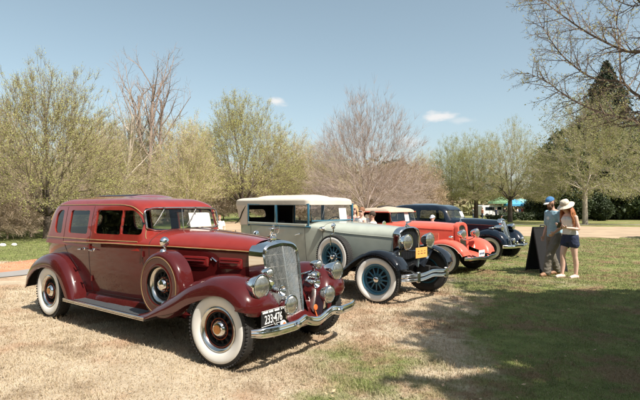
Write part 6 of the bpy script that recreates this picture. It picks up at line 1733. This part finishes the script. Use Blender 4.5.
def simple_person(x, y, h, face, label, shirt, legs, hair, skin='skin_pale', z=None, extra=None, voxel=.016, group=None, arm=None, hatc=None, full=True):
    s = h/1.75; root = empty('person', (x, y, gz(x, y) if z is None else z), math.radians(face)); tag(root, label, 'person', group)
    b = MB(); V_ = lambda a, b_, c: Vector((a*s, b_*s, c*s))
    for sg, fx in ((1, .06), (-1, -.08)):
        limb(b, [V_(0, sg*.09, .90), V_(fx*.6+.01, sg*.10, .50), V_(fx, sg*.10, .07)], [.085*s, .056*s, .038*s]); b.tube([V_(fx-.05, sg*.10, .04), V_(fx+.17, sg*.12, .03)], [.036*s, .028*s], 8)
    torso(b, [(V_(0, 0, .84), .10*s, .14*s, 0), (V_(0, 0, .95), .11*s, .16*s, 0), (V_(0, 0, 1.10), .10*s, .14*s, 0), (V_(.01, 0, 1.28), .115*s, .165*s, 0), (V_(.01, 0, 1.42), .085*s, .165*s, 0), (V_(.02, 0, 1.47), .055*s, .07*s, 0)])
    limb(b, [V_(.02, 0, 1.44), V_(.03, 0, 1.53)], [.052*s, .05*s]); f, R = head(b, V_(.045, 0, 1.625), 0, .1, s)
    A = arm or ((.03, .25, 1.12), (.16, .22, .90)); A2 = ((.0, -.25, 1.12), (.10, -.24, .88))
    for sg, (e, w_) in ((1, A), (-1, A2)):
        sh = V_(.01, sg*.185, 1.40); limb(b, [sh, V_(*e), V_(*w_)], [.05*s, .038*s, .026*s]); hand(b, V_(*w_), V_(*w_)-V_(*e), -sg, (.2, -sg, 0), .6, s)
    remesh('body', b, M[skin], root, voxel*.8, 2); face_bits(root, f, R, s)
    t = MB(); torso(t, [(V_(0, 0, .88), .125*s, .172*s, 0), (V_(0, 0, 1.10), .116*s, .158*s, 0), (V_(.01, 0, 1.28), .13*s, .18*s, 0), (V_(.01, 0, 1.42), .095*s, .175*s, 0), (V_(.02, 0, 1.455), .06*s, .08*s, 0)])
    for sg, e in ((1, A[0]), (-1, A2[0])): sh = V_(.01, sg*.185, 1.40); limb(t, [sh, sh.lerp(V_(*e), .6)], [.065*s, .062*s])
    remesh('shirt', t, shirt, root, voxel, 2)
    t = MB(); torso(t, [(V_(0, 0, .80), .12*s, .165*s, 0), (V_(0, 0, .94), .122*s, .168*s, 0)])
    for sg, fx in ((1, .06), (-1, -.08)): limb(t, [V_(0, sg*.09, .88), V_(fx*.6+.01, sg*.10, .50), V_(fx, sg*.10, .10)], [.10*s, .078*s, .07*s])
    remesh('trousers', t, legs, root, voxel, 2)
    hb = MB(); ell(hb, f(-.018, 0, .035), (.102*s, .086*s, .098*s), R, 10)
    if extra == 'long':
        def roots(rr):
            a = rr.uniform(-2.2, 2.2); d = Vector((-math.cos(a), math.sin(a), 0)); return f(-.02+d.x*.085, d.y*.085, 0), d
        strands(hb, roots, R, 45, 3, .30*s, .018*s, Vector((-.01, 0, 0)), .01, .02)
    remesh('hair', hb, hair, root, voxel*.8, 1)
    if extra == 'shades' or extra == 'long':
        g = MB()
        for y_ in (-1, 1): ell(g, f(.090, y_*.032, .014), (.008*s, .026*s, .018*s), R, 6)
        g.tube([f(.09, -.06, .018), f(.094, 0, .02), f(.09, .06, .018)], .004*s, 5); g.build('sunglasses', M['eye'], root)
    if hatc:
        c = MB(); G = []
        for i in range(7): a = PI/2*i/6; G.append([f(-.01+math.cos(a)*.11*math.cos(q), math.cos(a)*.095*math.sin(q), .05+math.sin(a)*.095) for q in lin(0, 2*PI*15/16, 16)])
        c.grid(G, cv=True); c.grid([[f(.07+.09*t_*math.cos(q), .075*math.sin(q), .05-.01*t_) for q in lin(-1.3, 1.3, 9)] for t_ in (0, .5, 1)]); c.build('cap', hatc, root)
    return root
hb_, hd_, hbl = matte('hair_mid', (.22, .10, .05), .8, .3, 40), matte('hair_dark', (.05, .03, .02), .8, .3, 40), matte('hair_blonde', (.45, .30, .15), .8, .3, 40)
cw, cp_, cn_, cj = cloth('cloth_white', (.76, .74, .71), .05), cloth('cloth_pink', (.66, .36, .30)), cloth('cloth_navy', (.03, .04, .08)), cloth('cloth_denim', (.10, .15, .25))
def W(px, d): return (px-320)/466*d
simple_person(W(362.5, 11.9), 11.9, 1.62, 235, 'woman in white top and sunglasses in the middle of the group behind the tourer bonnet', cw, cj, hb_, extra='shades')
simple_person(W(355, 12.3), 12.3, 1.68, 250, 'woman with long fair hair at the left of the group behind the tourer bonnet', cp_, cn_, hbl, extra='long')
simple_person(W(373.5, 11.7), 11.7, 1.52, 165, 'brown-haired person leaning in at the right of the group behind the tourer bonnet', cw, cj, hd_, skin='skin', arm=((.14, .24, 1.22), (.24, .10, 1.42)))
simple_person(W(433, 13.9), 13.9, 1.36, 230, 'small person in pale cap standing between the coral roadster and the navy saloon', cp_, cj, hb_, hatc=cloth('cap_pale', (.55, .62, .70)))
simple_person(W(219.5, 17), 17, 1.30, 290, 'person in white top beyond the bonnet of the maroon sedan', cw, cj, hb_)

# ---------------------------------------------------------------- A-frame board
def board():
    x, y = W(546, 11.75), 11.75; root = empty('sandwich_board', (x, y, gz(x, y)), math.radians(18))
    tag(root, 'black folding sandwich board standing on the grass behind the walking man', 'sign')
    bk = matte('board_black', (.009, .009, .010), .95, .3)
    for s_ in (-1, 1):
        R = Matrix.Rotation(s_*.22, 3, 'X')
        p = MB(); c = Vector((0, s_*.13, .56)); p.box(c, (.80, .03, 1.10), rot=R, bev=.008); p.build('panel', bk, root)
        f = MB()
        for q in (-1, 1): f.box(c+R @ Vector((q*.40, 0, .0)), (.04, .045, 1.16), rot=R, bev=.01)
        f.box(c+R @ Vector((0, 0, .56)), (.84, .045, .04), rot=R, bev=.01); f.box(c+R @ Vector((0, 0, -.5)), (.84, .045, .04), rot=R, bev=.01); f.build('frame', bk, root)
    for q in (-.12, .12):
        h = MB(); h.tube([(q-.07, 0, 1.09), (q-.06, 0, 1.16), (q+.06, 0, 1.16), (q+.07, 0, 1.09)], .014, 8); h.build('handle', bk, root)
board()

# ---------------------------------------------------------------- papers inside the windscreens
def paper(car, loc, w, h, lean, label):
    p = MB(); p.box((0, 0, 0), (.003, w, h), bev=.001); o = p.build('paper_sheet', M['paper'])
    car_m = Matrix.Translation(car.location) @ Matrix.Rotation(car.rotation_euler.z, 4, 'Z')
    o.matrix_world = car_m @ Matrix.Translation(loc) @ Matrix.Rotation(lean, 4, 'Y'); tag(o, label, 'paper', None); return o
paper(RED, (1.865, .31, 1.385), .36, .20, -.25, 'white paper sheet behind the windscreen of the maroon sedan')
paper(GREY, (1.66, .35, 1.40), .22, .24, -.15, 'white paper sheet behind the windscreen of the grey-green tourer')
paper(CORAL, (1.40, .22, 1.35), .20, .24, -.2, 'white paper sheet behind the windscreen of the coral roadster')
paper(NAVY, (1.93, .38, 1.38), .22, .20, -.4, 'white paper sheet behind the windscreen of the navy saloon')

# ---------------------------------------------------------------- orange camp chair by the rear of the tourer
def camp_chair():
    x, y = W(229.5, 13.5), 13.5; r = empty('camp_chair', (x, y, gz(x, y)), math.radians(-60)); tag(r, 'orange canvas camp chair with dark frame behind the grey-green tourer', 'chair')
    s = MB(); s.grid([[(a, b, .46-.03*math.cos(b*5)+.004*(k)) for b in lin(-.26, .26, 7)] for k, a in enumerate(lin(-.22, .22, 5))]); s.build('seat', cloth('canvas_orange', (.80, .30, .06)), r)
    s = MB(); s.grid([[(-.22-.12*t, b, .46+.44*t-.0) for b in lin(-.26, .26, 7)] for t in lin(0, 1, 6)]); s.build('backrest', cloth('canvas_orange_back', (.80, .30, .06)), r)
    for a, b in ((.24, .27), (.24, -.27), (-.24, .27), (-.24, -.27)):
        l = MB(); l.tube([(a, b, .01), (-a*.9, b, .47), (-a*1.0-.0, b, .62 if a < 0 else .92)], .012, 6); l.build('leg', M['dark'], r)
    for b in (-.28, .28): l = MB(); l.box((0, b, .64), (.48, .05, .02), bev=.006); l.build('armrest', M['dark'], r)
camp_chair()

# ---------------------------------------------------------------- white stones on the far lawn
for k, (px, d, s_, lab) in enumerate(((3, 18.6, 1.0, 'white rounded stone at the left edge of the far lawn'), (14.5, 18.9, .85, 'smaller white stone just right of the other on the far lawn'))):
    b = MB(); ell(b, (0, 0, .06), (.13*s_, .09*s_, .085*s_), None, 8); rr = random.Random(k); b.v = [(a*(1+rr.uniform(-.06, .06)), b_*(1+rr.uniform(-.08, .08)), c) for a, b_, c in b.v]
    tag(b.build('stone', matte('white_stone', (.72, .70, .66), .85, .1), None, 80, loc=(W(px, d), d, gz(W(px, d), d)-.01)), lab, 'stone')

# ---------------------------------------------------------------- market tents far off
def canopy(px, d, w, h, col, label, peak=.9):
    x = W(px, d); r = empty('canopy_tent', (x, d, gz(x, d)), rnd.uniform(-.3, .3)); tag(r, label, 'tent', 'market tents beyond the lawn')
    c = MB(); e = w/2
    G = [[(-e, -e, h-.3), (e, -e, h-.3), (e, e, h-.3), (-e, e, h-.3)], [(-e, -e, h), (e, -e, h), (e, e, h), (-e, e, h)], [(-e*.5, -e*.5, h+peak*.6), (e*.5, -e*.5, h+peak*.6), (e*.5, e*.5, h+peak*.6), (-e*.5, e*.5, h+peak*.6)], [(-.1, -.1, h+peak), (.1, -.1, h+peak), (.1, .1, h+peak), (-.1, .1, h+peak)]]
    c.grid(G, cv=True); c.box((0, 0, h+peak), (.2, .2, .06)); c.build('canopy', col, r, 20)
    for a in (-1, 1):
        for b in (-1, 1): l = MB(); l.tube([(a*e*.97, b*e*.97, 0), (a*e*.97, b*e*.97, h)], .04, 6); l.build('leg', M['chrome_dull'], r)
    return r
blu, teal, grn, whi = cloth('tent_blue', (.08, .36, .60), .05), cloth('tent_teal', (.25, .50, .48), .05), cloth('tent_green', (.22, .42, .24), .05), cloth('tent_white', (.72, .73, .74), .05)
canopy(501, 80, 3.6, 2.6, grn, 'green canopy tent left of the row, beside the white van')
canopy(514, 78, 2.6, 2.2, blu, 'low dark blue canopy between the tree trunk and the teal tent')
canopy(521, 82, 3.4, 2.3, teal, 'pale teal canopy tent in the middle of the row')
canopy(532.5, 78, 3.0, 2.2, blu, 'bright blue canopy tent right of the teal tent')
canopy(545, 84, 3.4, 1.9, grn, 'green canopy tent at the right end of the row, partly behind evergreens')
def van():
    x = W(492, 80); r = empty('white_van', (x, 80, gz(x, 80)), math.radians(8)); tag(r, 'white van parked at the left end of the distant market tents', 'van')
    prof = [(-2.2, .35), (2.3, .35), (2.35, .95), (1.75, 1.15), (1.2, 1.95), (.9, 2.05), (-2.1, 2.05), (-2.25, 1.9)]
    b = MB(); b.grid([[(a, y_, c) for a, c in prof] for y_ in (-.92, -.85, .85, .92)][0:4], cv=True, cap=True); b.build('body', paint('van_white', (.72, .72, .72), .3), r, 30)
    g = MB(); g.box((-.9, -.93, 1.45), (1.6, .02, .55)); g.build('side_window', M['navy'], r); g = MB(); g.box((.85, -.93, 1.5), (.7, .02, .5)); g.build('door_window', M['navy'], r)
    for a in (-1.4, 1.45):
        for y_ in (-.86, .86): wv = MB(); wv.lathe([(.0, -.1), (.2, -.1), (.33, -.08), (.33, .08), (.2, .1), (0, .1)], (a, y_, .33), (0, 1, 0), 20); wv.build('wheel', M['rubber'], r)
van()
cols = [cw, cn_, cp_, cj, cw, cloth('cloth_red', (.55, .10, .08)), cn_, cloth('cloth_black', (.02, .02, .02)), cw, cn_, cj]
hrs = [hb_, hd_, hbl]
desc = [(496, 'dark-clothed visitor beside the white van'), (504.5, 'visitor in dark top between the van and the tree trunk'), (517.5, 'visitor in white top left of centre under the teal tent'), (520, 'visitor in denim top under the teal tent'), (522.5, 'visitor in red top near the right side of the teal tent'), (525.5, 'visitor in dark top between the teal and blue tents'), (529.5, 'visitor in black at the left leg of the blue tent'), (533.5, 'visitor in white in the middle of the blue tent'), (537.5, 'dark-clothed visitor at the right leg of the blue tent')]
for (px, lab), c in zip(desc, [cn_, cloth('cloth_black', (.02, .02, .02)), cw, cj, cloth('cloth_red', (.55, .10, .08)), cn_, cloth('cloth_black2', (.02, .02, .02)), cw, cn_]):
    simple_person(W(px, 75), 75, rnd.uniform(1.6, 1.8), rnd.uniform(0, 360), lab, c, rnd.choice([cn_, cj]), rnd.choice(hrs), voxel=.03)
simple_person(W(473.2, 68), 68, 1.75, 200, 'distant visitor in pale top left of the dark tree trunk', cloth('cloth_pale_blue', (.50, .58, .66)), cj, hd_, voxel=.03)
simple_person(W(482.3, 68), 68, 1.70, 20, 'distant visitor in salmon top right of the dark tree trunk', cloth('cloth_salmon', (.62, .26, .18)), cn_, hb_, voxel=.03)

# ================================================================ LIGHT, SKY, CAMERA
SUN_EL = math.radians(53); SUN_V = Vector((.67, -.74, 0)).normalized()
sunv = Vector((SUN_V.x*math.cos(SUN_EL), SUN_V.y*math.cos(SUN_EL), math.sin(SUN_EL)))
w = bpy.data.worlds.new("World"); scn.world = w; w.use_nodes = True; nt = w.node_tree
bg = nt.nodes['Background']
sky = nt.nodes.new('ShaderNodeTexSky'); sky.sky_type = 'NISHITA'; sky.sun_disc = False
sky.sun_elevation = SUN_EL; sky.sun_rotation = math.atan2(SUN_V.x, SUN_V.y); sky.air_density = 1.0; sky.dust_density = 2.0; sky.ozone_density = 1.4; sky.altitude = 100
# two small fair-weather clouds: noise masked around two directions of the sky
tc = N(nt, 'ShaderNodeTexCoord'); cn = N(nt, 'ShaderNodeTexNoise'); cn.inputs['Scale'].default_value = 34; cn.inputs['Detail'].default_value = 7
mpn = N(nt, 'ShaderNodeMapping'); mpn.inputs['Scale'].default_value = (1, 1, 2.2); nt.links.new(tc.outputs['Generated'], mpn.inputs[0]); nt.links.new(mpn.outputs[0], cn.inputs['Vector'])
acc = None
def cdir(px, py): return Vector(((px-320)/466, 1, -(py-204)/466)).normalized()
for (px, py, wx, wz, k) in ((277, 101.5, .018, .0075, .9), (438, 116.5, .030, .010, .9), (412, 142, .026, .012, .45), (461, 120, .03, .006, .35)):
    c = cdir(px, py)
    sb = N(nt, 'ShaderNodeVectorMath', operation='SUBTRACT'); nt.links.new(tc.outputs['Generated'], sb.inputs[0]); sb.inputs[1].default_value = c
    sc_ = N(nt, 'ShaderNodeVectorMath', operation='MULTIPLY'); nt.links.new(sb.outputs[0], sc_.inputs[0]); sc_.inputs[1].default_value = (1/wx, .5/wx, 1/wz)
    ln = N(nt, 'ShaderNodeVectorMath', operation='LENGTH'); nt.links.new(sc_.outputs[0], ln.inputs[0])
    ad = N(nt, 'ShaderNodeMath', operation='MULTIPLY_ADD'); nt.links.new(cn.outputs['Fac'], ad.inputs[0]); ad.inputs[1].default_value = 2.6; ad.inputs[2].default_value = -1.30
    su = N(nt, 'ShaderNodeMath', operation='ADD'); nt.links.new(ln.outputs['Value'], su.inputs[0]); nt.links.new(ad.outputs[0], su.inputs[1])
    mr = N(nt, 'ShaderNodeMapRange'); mr.interpolation_type = 'SMOOTHSTEP'; nt.links.new(su.outputs[0], mr.inputs[0]); mr.inputs[1].default_value = 1.35; mr.inputs[2].default_value = .0; mr.inputs[3].default_value = 0; mr.inputs[4].default_value = k
    if acc is None: acc = mr.outputs[0]
    else:
        mx = N(nt, 'ShaderNodeMath', operation='MAXIMUM'); nt.links.new(acc, mx.inputs[0]); nt.links.new(mr.outputs[0], mx.inputs[1]); acc = mx.outputs[0]
mixc = N(nt, 'ShaderNodeMix'); mixc.data_type = 'RGBA'; nt.links.new(acc, mixc.inputs[0]); hs = N(nt, 'ShaderNodeHueSaturation'); hs.inputs['Saturation'].default_value = .70; hs.inputs['Hue'].default_value = .472; nt.links.new(sky.outputs[0], hs.inputs['Color']); nt.links.new(hs.outputs[0], mixc.inputs[6]); mixc.inputs[7].default_value = (5.7, 5.6, 5.5, 1)
nt.links.new(mixc.outputs[2], bg.inputs[0]); bg.inputs[1].default_value = .105
sl = bpy.data.lights.new('sun', 'SUN'); sl.energy = 5.0; sl.angle = math.radians(.53); sl.color = (1, .93, .83)
so = bpy.data.objects.new('sun', sl); COL.objects.link(so); so.rotation_euler = sunv.to_track_quat('Z', 'Y').to_euler(); so.location = (10, -10, 20)
cam = bpy.data.cameras.new('camera'); co = bpy.data.objects.new('camera', cam); COL.objects.link(co); scn.camera = co
cam.sensor_width = 36; cam.lens = 466/640*36; cam.clip_end = 6000; cam.clip_start = .1
co.location = (0, 0, 1.6); co.rotation_euler = (math.radians(90.49), 0, 0)
scn.view_settings.view_transform = 'Standard'; scn.view_settings.look = 'None'; scn.view_settings.gamma = 1; scn.view_settings.exposure = .65
scn.cycles.max_bounces = 8; scn.cycles.transparent_max_bounces = 12
